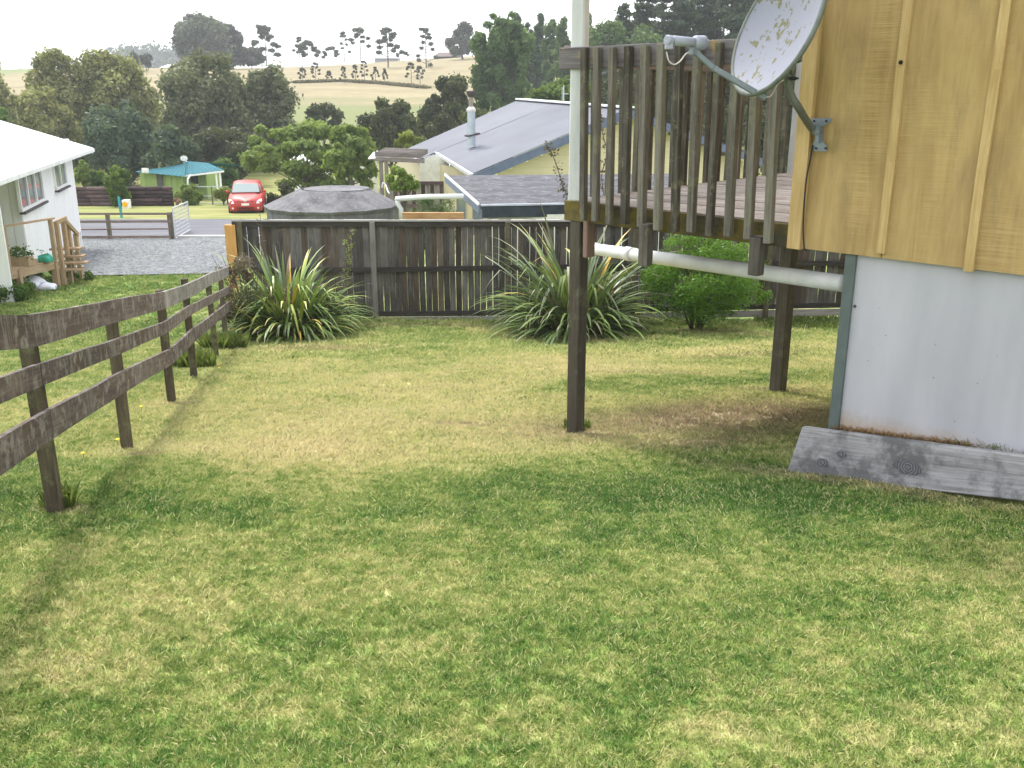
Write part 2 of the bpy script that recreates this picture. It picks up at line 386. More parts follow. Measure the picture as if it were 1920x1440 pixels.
setp(mb.build("kerb", conc, loc=(kx0, RN, zgf(kx0, RN))), kind='structure')
# loose stones of the gravel drive
stone = plain("stone_chip", (.19, .20, .21), .85, .45, 5)
P = []; 
ga, gb_ = gl[3], gr[0]
N_ = 9000
t = rng.random(N_); k = rng.random(N_)
LA = np.array(glx); LB = np.array(grx); sA = np.linspace(0, 1, len(LA))
A = np.stack([np.interp(t, sA, LA[:, 0]), np.interp(t, sA, LA[:, 1])], -1); B = np.stack([np.interp(t, sA, LB[:, 0]), np.interp(t, sA, LB[:, 1])], -1)
q = A*(1-k[:, None])+B*k[:, None]; z = zg(q[:, 0], q[:, 1])+.035
o8 = np.array([(1, 0, 0), (-1, 0, 0), (0, 1, 0), (0, -1, 0), (0, 0, 1.0)]); 
sz = (.02+.045*rng.random((N_, 1, 1))*rng.random((N_, 1, 1)))*(.7+.6*rng.random((N_, 5, 3)))
V = np.concatenate([q, z[:, None]], -1)[:, None, :]+o8[None]*sz*[1, 1, .7]
T = np.array([(0, 2, 4), (2, 1, 4), (1, 3, 4), (3, 0, 4)])
Q = (T[None]+5*np.arange(N_)[:, None, None]).reshape(-1, 3)
o = link("gravel_stones", np_mesh("gravel_stones", V.reshape(-1, 3), Q, stone)); setp(o, 'loose grey stones scattered over the gravel drive before the road', 'gravel', kind='stuff')
# far wooded rise, blue with distance
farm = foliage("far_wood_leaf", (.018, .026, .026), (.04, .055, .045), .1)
hy = 560.
V = []; hx = np.linspace(-360, -170, 60)
def hilltop(x):
    pxx = 960+x/hy*F*1.04
    return (180-np.interp(pxx, [-200, 160, 205, 225, 255, 300, 340, 420, 520], [150, 140, 118, 104, 97, 99, 104, 112, 130]))/F*hy*1.06
rows = [(-70, -12, 0), (-30, 0, .55), (0, 0, 1), (60, 0, .6), (140, 0, 0)]
for dy, a, f_ in rows:
    for x in hx: V.append((x, hy+dy, -4+(hilltop(x)-2.5+4)*f_))
nx = len(hx); i = np.arange(nx-1)[None, :]+np.arange(4)[:, None]*nx
Q = np.stack([i, i+1, i+1+nx, i+nx], -1).reshape(-1, 4)
hillm = plain("far_hill_soil", (.06, .075, .04), .9)
setp(link("hills", np_mesh("hills", np.array(V), Q, hillm, smooth=True)), kind='structure')
bl = []
g = np.random.default_rng(3)
for _ in range(520):
    x = g.uniform(-352, -180); t = g.random(); dy = -55*t
    z = -4+(hilltop(x)+4)*(1-.75*t); r = g.uniform(2.2, 5)
    bl.append((x, hy+dy, z-r*.8+g.uniform(0, 1.5), r*1.2, r, r))
P, Nn, ti = crown_pts(bl, 26000, g, .7, .6)
V, Q = leafquads(P, Nn, .75, .8, g=g)
setp(link("far_wood", np_mesh("far_wood", V, Q, farm, ti)), 'blue hazy wood covering the far low hill on the left skyline', 'woodland', kind='stuff')
# ================================================================== NEAR HOUSE, DECK, DISH
A0 = Vector((.389, 6.70, 0)); D = Vector((.70, -.714, 0)).normalized(); NV = Vector((.714, .70, 0)).normalized()  # D along the wall, NV away from the viewer
def onwall(px, py, off=0.0):                # point on the vertical wall plane pushed 'off' metres towards the viewer
    d = ray(px, py); a = A0-NV*off
    k = a.dot(NV)/d.dot(NV); return d*k
def sof(v): return (v-A0).dot(D)
def at(s, z, off=0.0):
    v = A0+D*s-NV*off; return Vector((v.x, v.y, z))
zb = (onwall(1062, 413).z+onwall(1480, 460).z+onwall(1900, 516).z)/3        # underside of beam and cladding
zr = (onwall(1052, 92).z+onwall(1389, 72).z)/2                                # top of rail
zdk = zb+.135                                                                 # deck surface
sC = sof(onwall(1490, 460))                                                   # house corner
ROOFZ = 1.95; LEN = 8.5
goldm, nt, b = newmat("golden_stained_ply"); uv = uvw(nt); p = pos(nt); r = orand(nt)
g1 = noise(nt, scaled(nt, uv, (1.1, 16, 1)), 1, 5, .6, 1.2); g2 = noise(nt, scaled(nt, uv, (190, 3.5, 1)), 1, 3, .6); g3 = noise(nt, scaled(nt, uv, (.8, 2.6, 1)), 1.4, 5, .62, .4)
g4 = noise(nt, scaled(nt, uv, (12, 160, 1)), 1, 2)
t = math_(nt, 'ADD', math_(nt, 'MULTIPLY', g1, .5), math_(nt, 'MULTIPLY', g3, .75))
c = mixc(nt, rng_(nt, t, .42, .82), (.255, .165, .062), (.47, .335, .145))
c = mixc(nt, math_(nt, 'MULTIPLY', math_(nt, 'MULTIPLY', rng_(nt, g2, .42, .62), rng_(nt, noise(nt, scaled(nt, uv, (.9, 2.2, 1)), 1.1, 3), .46, .62)), .6), c, (.52, .37, .17))
c = mixc(nt, math_(nt, 'MULTIPLY', rng_(nt, g4, .60, .75), .35), c, (.33, .20, .08))
gs = noise(nt, scaled(nt, uv, (1.6, 5.5, 1)), 1.0, 5, .7)
c = mixc(nt, math_(nt, 'MULTIPLY', rng_(nt, gs, .52, .72), .55), c, (.20, .14, .075))
nt.links.new(c, b.inputs['Base Color']); b.inputs['Roughness'].default_value = .8
bump(nt, b, math_(nt, 'ADD', g2, g4), .35, .003)
goldt, nt, b = newmat("golden_stained_timber"); uv = uvw(nt)
g1 = noise(nt, scaled(nt, uv, (2.5, 60, 1)), 1, 5, .6, .5); g3 = noise(nt, scaled(nt, uv, (3, 8, 1)), 1, 4)
t = math_(nt, 'ADD', math_(nt, 'MULTIPLY', g1, .6), math_(nt, 'MULTIPLY', g3, .5))
c = mixc(nt, rng_(nt, t, .4, .7), (.36, .24, .09), (.54, .39, .185)); nt.links.new(c, b.inputs['Base Color']); bump(nt, b, t, .4, .004)
whitem, nt, b = newmat("skirt_white_paint"); p = pos(nt)
n = noise(nt, scaled(nt, p, (2.4, 2.4, .5)), 1.6, 4, .55); n2 = noise(nt, p, 30, 4, .7)
c = mixc(nt, rng_(nt, n, .35, .65), (.37, .368, .405), (.455, .45, .49))
sz_ = nd(nt, 'ShaderNodeSeparateXYZ', {0: p}).outputs[2]
lowm = rng_(nt, math_(nt, 'ADD', sz_, math_(nt, 'MULTIPLY', math_(nt, 'ADD', n2, n), .13)), -1.58, -1.70)
c = mixc(nt, math_(nt, 'MULTIPLY', lowm, .8), c, (.36, .27, .17))
n5 = noise(nt, p, 55, 2, .5); c = mixc(nt, rng_(nt, n5, .785, .80), c, (.10, .09, .08))
nt.links.new(c, b.inputs['Base Color']); b.inputs['Roughness'].default_value = .6; bump(nt, b, noise(nt, p, 9, 3), .08, .01)
darkint = plain("dark_soffit", (.10, .09, .08), .9)
roofm = plain("roof_iron_brown", (.16, .12, .10), .5)
house = thing("house", at(sC, zb-1.0), "raised house with golden stained board cladding above a white base wall, at the right edge", "house")
# cladding: plywood sheets between battens, each a panel
bat = [onwall(1650, 478, .02), onwall(1816, 500, .02)]
s1, s2 = sof(bat[0]), sof(bat[1]); ds = s2-s1
marks = [sC, s1]; s = s2
while s < sC+LEN: marks.append(s); s += ds
def panel(s0, s1_, z0, z1, off, th, flip=False):
    mb = MB(); mb.beam(at((s0+s1_)/2, z0, off-th/2), at((s0+s1_)/2, z1, off-th/2), s1_-s0, th, up=-NV); return mb
for i in range(len(marks)-1):
    e = .002; z0 = zb+(0 if i else 0)
    panel(marks[i]+e, marks[i+1]-e, z0, ROOFZ+.2, .0, .02).build("cladding_panel", goldm, house)
for i, m in enumerate(marks[1:-1]):
    zt = ROOFZ+.1; z0 = zb+(.028 if i == 0 else -.012)
    mb = MB(); wd = .046
    # battens are slightly uneven along their length
    zz = np.linspace(z0, zt, 7)
    for k in range(6):
        j0 = .003*math.sin(k*2.1+i*3); j1 = .003*math.sin((k+1)*2.1+i*3)
        mb.beam(at(m+j0, zz[k], .0125), at(m+j1, zz[k+1], .0125), wd, .023, up=-NV)
    mb.build("batten", goldt, house)
mb = MB(); mb.beam(at(sC+.012, zb-.004, .02), at(sC+.012, ROOFZ+.1, .02), .085, .038, up=-NV); mb.build("corner_board", goldt, house, bevel=.003)
mb = MB(); mb.beam(at(sC-.021, zb+.002, -.03), at(sC-.021, ROOFZ+.1, -.03), .022, .10, up=-NV); mb.build("corner_board", goldt, house, bevel=.003)
# side and rear walls
Cn = at(sC, 0); Ce = at(sC+LEN, 0); DP = 7.0
for (a, b2) in ((Cn+NV*.09, Cn+NV*DP), (Cn+NV*DP, Ce+NV*DP), (Ce+NV*DP, Ce+NV*.02)):
    d_ = (b2-a).normalized(); nn = Vector((d_.y, -d_.x, 0))
    mb = MB(); mid = (a+b2)/2
    mb.beam((mid.x, mid.y, zb), (mid.x, mid.y, ROOFZ+.2), (b2-a).length-.04, .04, up=nn); mb.build("wall", goldm, house)
# roof with eaves and ridge
ev = .55; mb = MB()
def rp_(s, n_, z): v = A0+D*s+NV*n_; return Vector((v.x, v.y, z))
zr0 = ROOFZ+.22; rise = 1.5
for (n0, n1, f0, f1) in ((-ev, DP/2, 0, 1), (DP/2, DP+ev, 1, 0)):
    pts = [rp_(sC-ev, n0, zr0+rise*f0), rp_(sC+LEN+ev, n0, zr0+rise*f0), rp_(sC+LEN+ev, n1, zr0+rise*f1), rp_(sC-ev, n1, zr0+rise*f1)]
    mb.slab(pts, .06)
mb.build("roof", roofm, house)
mb = MB(); mb.slab([rp_(sC+.0, .02, ROOFZ+.2), rp_(sC+LEN, .02, ROOFZ+.2), rp_(sC+LEN, DP-.03, ROOFZ+.2), rp_(sC, DP-.03, ROOFZ+.2)], .02)
mb.build("ceiling_lining", darkint, house)
mb = MB(); mb.slab([rp_(sC+.03, .06, zb+.03), rp_(sC+LEN, .06, zb+.03), rp_(sC+LEN, DP-.03, zb+.03), rp_(sC+.03, DP-.03, zb+.03)], .03); mb.build("floor_lining", darkint, house)
# white base wall (set back a little) with grey-green corner angle
sk0 = sof(onwall(1604, 478, -.03)); skb = at(sk0, onwall(1574, 797, -.03).z, -.03)
mb = MB(); zlo = -2.45
pan = [sk0, sk0+1.9, sk0+3.8, sC+LEN]
for i in range(3):
    mb = MB(); mb.beam(at((pan[i]+pan[i+1])/2, zlo, -.05), at((pan[i]+pan[i+1])/2, zb-.002, -.05), pan[i+1]-pan[i]-.004, .03, up=-NV); mb.build("base_panel", whitem, house)
v0 = at(sk0, 0, -.07); v1 = v0+NV*5.8; mb = MB()
mb.beam((v0+v1)/2+Vector((0, 0, zlo-.5)), (v0+v1)/2+Vector((0, 0, zb)), 5.8, .03, up=D); mb.build("base_panel", whitem, house)
trimm = plain("grey_green_trim", (.10, .125, .12), .55, .12, 12)
mb = MB(); mb.beam(at(sk0-.02, zlo, -.028), at(sk0-.02, zb-.003, -.028), .062, .024, up=-NV); mb.build("corner_angle", trimm, house, bevel=.003)
# knot hole and screw heads in the cladding
holem = plain("knot_black", (.02, .015, .012), .9)
k = onwall(1689, 117, .025); mb = MB()
mb.tube([k-NV*.004, k+NV*.004], .011, 8).build("knot_hole", holem, house)
screw = plain("nail_head", (.07, .06, .05), .6)
for (px, py) in ((1661, 629), (1754, 646), (1603, 574), (1790, 790), (1833, 719), (1628, 676), (1750, 708), (1870, 668)):
    v = onwall(px, py, -.034); mb = MB(); mb.tube([v-NV*.004, v+NV*.002], .002 if px > 1610 else .009, 6); mb.build("nail_head", screw, house)
# dirt and dead grass caught along the foot of the base wall
# ------------------------------------------------------------------ plank against the base wall
plankm = wood("grey_weathered_plank", (.11, .108, .108), (.26, .258, .262), (.42, .415, .42), lichen=(.07, .07, .072), lamt=.6, lscale=4, tone=0, bmp=.6)
def on2(px, py, off): return onwall(px, py, off)
pt0, pb0 = on2(1503, 801, .075), on2(1474, 889, .13); pt1, pb1 = on2(1925, 856, .075), on2(1925, 941, .13)
ext = 1.6; pt1 = pt0+(pt1-pt0)*ext; pb1 = pb0+(pb1-pb0)*ext
mb = MB(); up = ((pt0-pb0)+(pt1-pb1)).normalized(); th = (-NV)*.045
cs = [pb0+NV*.045, pb0, pt0, pt0+NV*.045, pb1+NV*.045, pb1, pt1, pt1+NV*.045]
mb.hexa(cs, (pt1-pt0).length, (.045, .3))
pl = thing("timber_plank", pb0, "long grey weathered plank with dark knots standing on edge against the white base wall", "plank")
mb.build("plank_board", plankm, pl, bevel=.006)
knotm, nt, b = newmat("plank_knot"); tc = nt.nodes.new('ShaderNodeTexCoord').outputs['Object']
wv = nd(nt, 'ShaderNodeTexWave', {'Vector': tc, 'Scale': 22, 'Distortion': 2.5, 'Detail': 3, 'Detail Scale': 3}, wave_type='RINGS', rings_direction='SPHERICAL')
nt.links.new(mixc(nt, wv.outputs['Fac'], (.055, .055, .06), (.14, .14, .15)), b.inputs['Base Color']); bump(nt, b, wv.outputs['Fac'], .5, .003)
for (px, py, rx, rz) in ((1541, 866, .034, .022), (1704, 876, .07, .034), (1573, 851, .03, .016)):
    f = (px-1503)/422*1/ext; tp = pt0+(pt1-pt0)*f; bt = pb0+(pb1-pb0)*f
    k = onwall(px, py, .105); 
    u_ = (pt0-pb0).normalized(); nn = D.cross(u_).normalized()
    if nn.dot(NV) > 0: nn = -nn
    ff = (k-pb0).dot(D)/((pb1-pb0).dot(D)); lo_, hi_ = pb0.lerp(pb1, ff), pt0.lerp(pt1, ff)
    gg = (py-(889+52*(px-1474)/451))/((801+55*(px-1503)/422)-(889+52*(px-1474)/451)); u_ = (hi_-lo_).normalized(); nn = D.cross(u_).normalized()
    if nn.dot(NV) > 0: nn = -nn
    base = lo_.lerp(hi_, gg)+nn*.005
    mb = MB(); n = 18; ring = [base+D*rx*math.cos(2*math.pi*i/n)*(1+.15*math.sin(3*i))+u_*rz*math.sin(2*math.pi*i/n)*(1+.1*math.cos(2*i)) for i in range(n)]
    mb.slab(ring, .004)
    o = mb.build("knot", knotm, pl)
    me = o.data; c = base-world_loc(pl)
    for vv in me.vertices: vv.co -= c
    o.location = c
# ------------------------------------------------------------------ DECK
greyw = wood("grey_baluster_timber", (.032, .027, .021), (.10, .090, .074), (.215, .20, .165), lichen=(.17, .17, .10), lamt=.25, lscale=9, tone=.25)
mossw = wood("mossy_beam_timber", (.028, .025, .017), (.062, .054, .026), (.105, .088, .035), lichen=(.15, .112, .02), lamt=.55, lscale=5, tone=.1, stain=(.10, .095, .08), samt=.9)
railw = wood("rail_timber", (.065, .058, .06), (.155, .142, .142), (.25, .235, .235), lichen=(.34, .21, .035), lamt=.15, lscale=5, tone=.1)
postw = wood("dark_post_timber", (.03, .025, .018), (.07, .06, .045), (.13, .115, .09), tone=.1, lichen=(.13, .13, .08), lamt=.2)
boardw = wood("decking_timber", (.11, .095, .086), (.19, .17, .155), (.29, .265, .245), tone=.2, lichen=(.14, .10, .09), lamt=.45, lscale=6)
whitep, nt, b = newmat("white_post_paint"); p = pos(nt)
n = noise(nt, scaled(nt, p, (1, 1, .25)), 9, 5, .65); n2 = noise(nt, p, 60, 3, .6)
c = mixc(nt, rng_(nt, n, .35, .65), (.44, .455, .45), (.56, .57, .57)); c = mixc(nt, rng_(nt, n2, .72, .76), c, (.22, .2, .17)); nt.links.new(c, b.inputs['Base Color'])
deck = thing("deck", at(0, zdk), "raised weathered timber deck with grey baluster railing, beside the golden house wall", "deck")
N2 = (W(1433, 320, 9.0)-W(1170, 355, 7.05)); N2.z = 0; N2 = NV*.55+N2.normalized()*.45; N2.normalize()
DD = 3.4
def dk(s, n_, z): v = A0+D*s+N2*n_; return Vector((v.x, v.y, z))
# decking boards run parallel with the front edge
bw = .14; k = 0; n_ = .01
while n_ < DD:
    dz = random.uniform(-.002, .002); e0 = random.uniform(-.03, .0)
    mb = MB(); mb.beam(dk(e0, n_+bw/2-.003, zdk-.012+dz), dk(sC-.035+ n_*.02, n_+bw/2-.003, zdk-.012+dz), bw-.007, .024); mb.build("deck_board", boardw, deck); n_ += bw
sE = 1.62 if sC > 1.7 else sC-.05
mb = MB(); mb.beam(at(-.035, zb+.066, -.022), at(sC-.045, zb+.061, -.022), .045, .136); mb.build("edge_beam", mossw, deck, bevel=.004)
mb = MB(); mb.beam(dk(-.025, .03, zb+.066), dk(-.025, DD, zb+.066), .045, .136); mb.build("edge_beam", mossw, deck, bevel=.004)
for q in (.6, 1.1, 1.6, 2.1, 2.6, 3.1):
    mb = MB(); mb.beam(dk(.0, q, zb+.05), dk(sC-.04, q, zb+.05), .045, .12); mb.build("joist", postw, deck)
# support posts
pf = at(sof(onwall(1083, 600, -.05)), 0, -.05)
fb = pf; mb = MB(); gz = zgf(pf.x, pf.y)
mb.beam((pf.x, pf.y, gz-.3), (pf.x, pf.y, zb+.0), .098, .098, up=-NV); mb.build("support_post", postw, deck, bevel=.006)
pk = at(sof(onwall(1101, 440, .0)), 0, -.02)
mb = MB(); mb.beam((pk.x, pk.y, zb-.24), (pk.x, pk.y, zb+.02), .04, .085, up=-NV); mb.build("packing_block", wood("reddish_block", (.10, .06, .045), (.21, .14, .11), (.32, .24, .2), tone=0), deck, bevel=.003)
bpY = 8.6; bp = W(1458, 730, bpY)
for (q, yy) in ((bp, 0),):
    gz = zgf(q.x, q.y); mb = MB(); mb.beam((q.x, q.y, gz-.3), (q.x, q.y, zb), .12, .12, up=-NV); mb.build("support_post", postw, deck, bevel=.006)
q2 = dk(.05, DD-.1, 0); mb = MB(); mb.beam((q2.x, q2.y, zgf(q2.x, q2.y)-.3), (q2.x, q2.y, zb), .098, .098, up=-NV)
# white roof post
wp = at(sof(onwall(1084, 250, -.03)), 0, -.03)
mb = MB(); mb.beam((wp.x, wp.y, zdk-.0), (wp.x, wp.y, 2.4), .098, .098, up=(-.5, -1, 0)); mb.build("roof_post", whitep, deck, bevel=.012)
mb = MB(); mb.beam(at(-.3, 2.46, -.03), at(sC+.2, 2.46, -.03), .09, .14); mb.build("roof_beam", whitep, deck)
# rails
mb = MB(); mb.beam(at(sof(onwall(1056, 100)), zr-.07, .025), at(sC-.03, zr-.062, .0), .04, .138); mb.build("top_rail", railw, deck, bevel=.005)
mb = MB(); mb.beam(dk(-.02, -.02, zr-.055), dk(-.02, DD, zr-.055), .045, .135); mb.build("top_rail", railw, deck, bevel=.005)
# front balusters: photographed positions at the foot and at the rail
bx = [1096, 1121, 1147, 1176, 1208, 1239, 1271, 1302, 1337, 1373, 1411, 1449]; tx = [1098, 1124, 1152, 1182, 1213, 1243.5, 1276, 1311, 1351, 1385, 1421, 1459]
for i, (b_, t_) in enumerate(zip(bx, tx)):
    s0 = sof(onwall(b_, 380, .05)); s1_ = sof(onwall(t_, 130, .05)); o0 = .06 if i else .05
    sb = s0-(s1_-s0)*.05; long = random.uniform(.035, .06)
    zt = zr-.012+random.uniform(-.006, .006); zl = zb-.02+long
    f_ = .044+random.uniform(-.003, .004)
    mb = MB(); mm = at((sb+s1_)/2+random.uniform(-.006, .006), (zl+zt)/2, o0+.028)
    mb.beam(at(sb, zl, o0+.01), at(s1_, zt, o0+.012), f_, f_, up=-NV)
    mb.build("baluster", greyw, deck, bevel=.003)
# two heavier hanging stubs under the beam
for px0, ptop, pbot in ((1211, 425, 498), (1419, 450, 516)):
    c0 = onwall(px0, (ptop+pbot)/2, .06); mb = MB()
    zl = onwall(px0, pbot, .06).z; mb.beam((c0.x, c0.y, zl), (c0.x, c0.y, zb+.05), .07, .07, up=-NV, w1=.075, h1=.075); mb.build("hanging_stub", greyw, deck, bevel=.005)
# side balusters running away
q = .2
while q < DD-.05:
    pj = dk(-.06, q, zdk); pv_ = Vector((pj.x, C_*pj.y-S_*pj.z, 0))
    if 960+F*pj.x/pv_.y > 1470: break
    lean = random.uniform(-.02, .02); mb = MB()
    mb.beam(dk(-.06, q, zb+.01), dk(-.06+lean*.3, q+lean, zr-.01), .043, .043, up=-NV); mb.build("baluster", greyw, deck, bevel=.003); q += .172
mb = MB(); e_ = dk(-.02, q-.05, 0); mb.beam((e_.x, e_.y, zb), (e_.x, e_.y, zr), .07, .07, up=-NV); mb.build("end_post", greyw, deck)
# white wall end at the far side of the deck
wl = W(1476, 318, 9.0); mb = MB()
mb.beam((wl.x+.16, wl.y, zdk-.02), (wl.x+.18, wl.y, 1.9), .30, .10, up=-NV); mb.build("wall_end", whitep, house)
# ------------------------------------------------------------------ waste pipe under the deck
pipem, nt, b = newmat("white_pvc"); p = pos(nt); n = noise(nt, p, 70, 3, .6); n2 = noise(nt, p, 6, 4)
c = mixc(nt, rng_(nt, n2, .3, .7), (.52, .53, .52), (.64, .64, .63)); c = mixc(nt, rng_(nt, n, .70, .74), c, (.12, .10, .08)); nt.links.new(c, b.inputs['Base Color']); b.inputs['Roughness'].default_value = .4
pa, pb_ = W(1108, 466, 8.3), W(1584, 532, 5.33)
dp = thing("drain_pipe", pa, "white plastic drain pipe sloping under the deck to the base wall", "pipe")
mb = MB(); mb.tube([pa, pb_], .05, 20).build("pipe_length", pipem, dp, smooth=True)
j = pa.lerp(pb_, .22); dd = (pb_-pa).normalized(); mb = MB(); mb.tube([j-dd*.06, j+dd*.06], .057, 20).build("pipe_joint", pipem, dp, smooth=True)
mb = MB(); mb.tube([pa-dd*.05, pa+dd*.1], .058, 20).build("pipe_joint", pipem, dp, smooth=True)
# ------------------------------------------------------------------ SATELLITE DISH
dishm, nt, b = newmat("dish_grey_lichen"); p = pos(nt)
n = noise(nt, p, 25, 5, .62); n2 = noise(nt, p, 5, 2)
l = math_(nt, 'ADD', n, math_(nt, 'MULTIPLY', math_(nt, 'SUBTRACT', n2, .5), .5))
c = mixc(nt, rng_(nt, l, .60, .64), (.205, .213, .262), (.12, .118, .05)); nt.links.new(c, b.inputs['Base Color']); b.inputs['Roughness'].default_value = .55
metalg = plain("galvanised_grey", (.17, .20, .225), .5, .12, 20, .3, .5)
metald = plain("mount_tube_grey", (.13, .14, .132), .55, .15, 12, .2, .4)
lnbm = plain("feed_plastic", (.29, .305, .37), .5, .06, 9)
blackm = plain("black_fitting", (.02, .02, .02), .5, .2)
cw = plain("pale_cable", (.55, .53, .48), .6, .1)
Yd = 4.95
CV = Vector((1, 0, 0)), Vector((0, S_, C_)), Vector((0, -C_, S_))          # camera right, up, back
dc = W(1455, 50, Yd); rad = .325
# the disc stands in the world with these axes
m1 = (CV[0]*math.cos(R(72.4))+CV[1]*math.sin(R(72.4))).normalized()
side = (CV[0]*math.sin(R(72.4))-CV[1]*math.cos(R(72.4)))
nrm = (-side*math.sin(R(67.5))+CV[2]*math.cos(R(67.5))).normalized()
m2 = nrm.cross(m1).normalized()
dish = thing("satellite_dish", dc-nrm*.1, "pale grey satellite dish blotched with lichen, bracketed to the corner of the golden wall", "satellite dish")
V = []; Fc = []; nr, na = 12, 56
depth = .075
for side_ in (0, 1):
    off = -.006*side_
    for i in range(nr+1):
        q = i/nr; 
        for k in range(na):
            a = 2*math.pi*k/na
            v = dc+(m1*math.cos(a)*1.04+m2*math.sin(a))*rad*q+nrm*(-depth*(1-q*q)+off)
            V.append(v)
M_ = (nr+1)*na
for sd_ in (0, 1):
    for i in range(nr):
        for k in range(na):
            k2 = (k+1) % na; f = [sd_*M_+i*na+k, sd_*M_+(i+1)*na+k, sd_*M_+(i+1)*na+k2, sd_*M_+i*na+k2]
            Fc.append(f if sd_ == 0 else f[::-1])
def rawobj(name, V, Fc, mat, parent, smooth=True):
    off = world_loc(parent); me = bpy.data.meshes.new(name); me.from_pydata([tuple(Vector(v)-off) for v in V], [], Fc); me.materials.append(mat)
    if smooth: me.polygons.foreach_set('use_smooth', [True]*len(me.polygons))
    me.update(); o = bpy.data.objects.new(name, me); COL.objects.link(o); o.parent = parent; return o
rawobj("reflector", V, Fc, dishm, dish)
mb = MB(); ring = [dc+(m1*math.cos(a)*1.04+m2*math.sin(a))*rad*1.005-nrm*.008 for a in np.linspace(0, 2*math.pi, 57)]
mb.tube(ring, .013, 8, cap=False).build("rim", plain("rim_grey", (.12, .135, .12), .55, .25, 16), dish, smooth=True)
bot = dc-m1*rad*1.04
lnb0 = W(1303, 97, Yd-.12)
a0 = bot-nrm*.03; a1 = a0.lerp(lnb0, .72)-Vector((0, 0, .018))
mb = MB(); mb.beam(a0+(a0-a1)*.12, a1, .024, .028); mb.beam(a1, lnb0, .024, .026); mb.build("feed_arm", metalg, dish, bevel=.003)
lh = W(1303, 80, Yd-.12); le = W(1262, 76, Yd-.2); lf = W(1317, 80, Yd-.08)
ax = (le-lh).normalized()
mb = MB(); mb.tube([lh-ax*.004, le], .023, 16).build("feed_body", lnbm, dish, smooth=True)
mb = MB(); mb.tube([lh+ax*.012, lh-ax*.004, lf-ax*.004, lf-ax*.01], [.024, .033, .034, .024], 16).build("feed_horn", lnbm, dish, smooth=True)
e0 = W(1256, 76, Yd-.2); e1 = W(1256, 93, Yd-.2)
mb = MB(); mb.tube([e0-ax*.008, e0+ax*.022], .025, 14); mb.beam(e0+ax*.006, e1+ax*.006, .034, .036); mb.build("feed_cap", lnbm, dish, bevel=.004)
mb = MB(); mb.beam(W(1303, 88, Yd-.12), W(1301, 104, Yd-.12), .03, .05, up=ax); mb.build("feed_clamp", metalg, dish, bevel=.003)
def curve_pts(pl_, n=8):
    P = [Vector(p) for p in pl_]; out = []
    for i in range(len(P)-1):
        p0 = P[max(i-1, 0)]; p1 = P[i]; p2 = P[i+1]; p3 = P[min(i+2, len(P)-1)]
        for k in range(n):
            t = k/n; out.append(.5*((2*p1)+(p2-p0)*t+(2*p0-5*p1+4*p2-p3)*t*t+(3*p1-p0-3*p2+p3)*t**3))
    return out+[P[-1]]
mb = MB(); mb.tube(curve_pts([W(1250, 97, Yd-.19), W(1254, 114, Yd-.19), W(1264, 121, Yd-.17), W(1275, 115, Yd-.14), W(1285, 102, Yd-.12), W(1294, 97, Yd-.12)]), .0035, 6).build("feed_cable", cw, dish, smooth=True)
mb = MB(); mb.tube(curve_pts([W(1392, 170, Yd-.0), W(1405, 181, Yd), W(1425, 181, Yd), W(1445, 180, Yd+.05), W(1458, 158, Yd+.1), W(1470, 150, Yd+.14)]), .0035, 6).build("feed_cable", cw, dish, smooth=True)
# back bracket, mount tube and wall plate
hub = dc-nrm*(depth+.045)-m1*.10
tub_top = W(1480, 118, Yd+.14); 
mb = MB(); mb.beam(hub, tub_top, .07, .10, up=m1); mb.build("back_bracket", plain("bracket_grey", (.17, .19, .22), .5), dish, bevel=.004)
wallp = onwall(1537, 252, .05)
tp = [W(1479, 112, Yd+.14), W(1477, 150, Yd+.14), W(1483, 178, Yd+.15), W(1498, 203, Yd+.17), onwall(1520, 238, .075), wallp]
mb = MB(); mb.tube(curve_pts(tp), .0205, 14).build("mount_tube", metald, dish, smooth=True)
for (x0, y0, x1, y1) in ((1478, 147, 1497, 147), (1486, 117, 1500, 113), (1494, 100, 1503, 96)):
    mb = MB(); mb.tube([W(x0, y0, Yd+.11), W(x1, y1, Yd+.11)], .006, 6); mb.tube([W((x0+x1)/2-3, (y0+y1)/2, Yd+.11), W((x0+x1)/2+5, (y0+y1)/2, Yd+.11)], .011, 6); mb.build("clamp_bolt", blackm, dish)
mb = MB(); mb.tube(curve_pts([W(1494, 104, Yd+.12), W(1503, 103, Yd+.12), W(1506, 98, Yd+.12), W(1502, 94, Yd+.12)]), .004, 6)
mb.build("clamp_hook", blackm, dish)
plate = [(1522, 222), (1558, 221), (1557, 229), (1541, 238), (1540, 262), (1552, 276), (1551, 284), (1524, 283), (1524, 270), (1530, 258), (1531, 240), (1521, 230)]
mb = MB(); mb.slab([onwall(a, b_, .044) for a, b_ in plate][::-1], .005)
mb.beam(onwall(1536, 236, .044), onwall(1536, 266, .044), .02, .05, up=-NV); mb.build("wall_plate", metalg, dish)
for (a, b_) in ((1549, 227), (1526, 227), (1548, 278), (1530, 278)): v = onwall(a, b_, .05); mb = MB(); mb.tube([v+NV*.006, v-NV*.004], .006, 6); mb.build("plate_bolt", blackm, dish)
cab = MB(); cab.tube(curve_pts([onwall(1524, 272, .05), onwall(1519, 300, .05), onwall(1512, 335, .047), onwall(1508, 380, .046), onwall(1506, 430, .046), onwall(1508, 464, .046), onwall(1512, 470, .03)]), .0045, 6)
co = cab.build("cable", blackm, loc=onwall(1520, 272, .05), smooth=True); setp(co, "thin black cable running down the golden wall corner from the dish bracket", "cable")
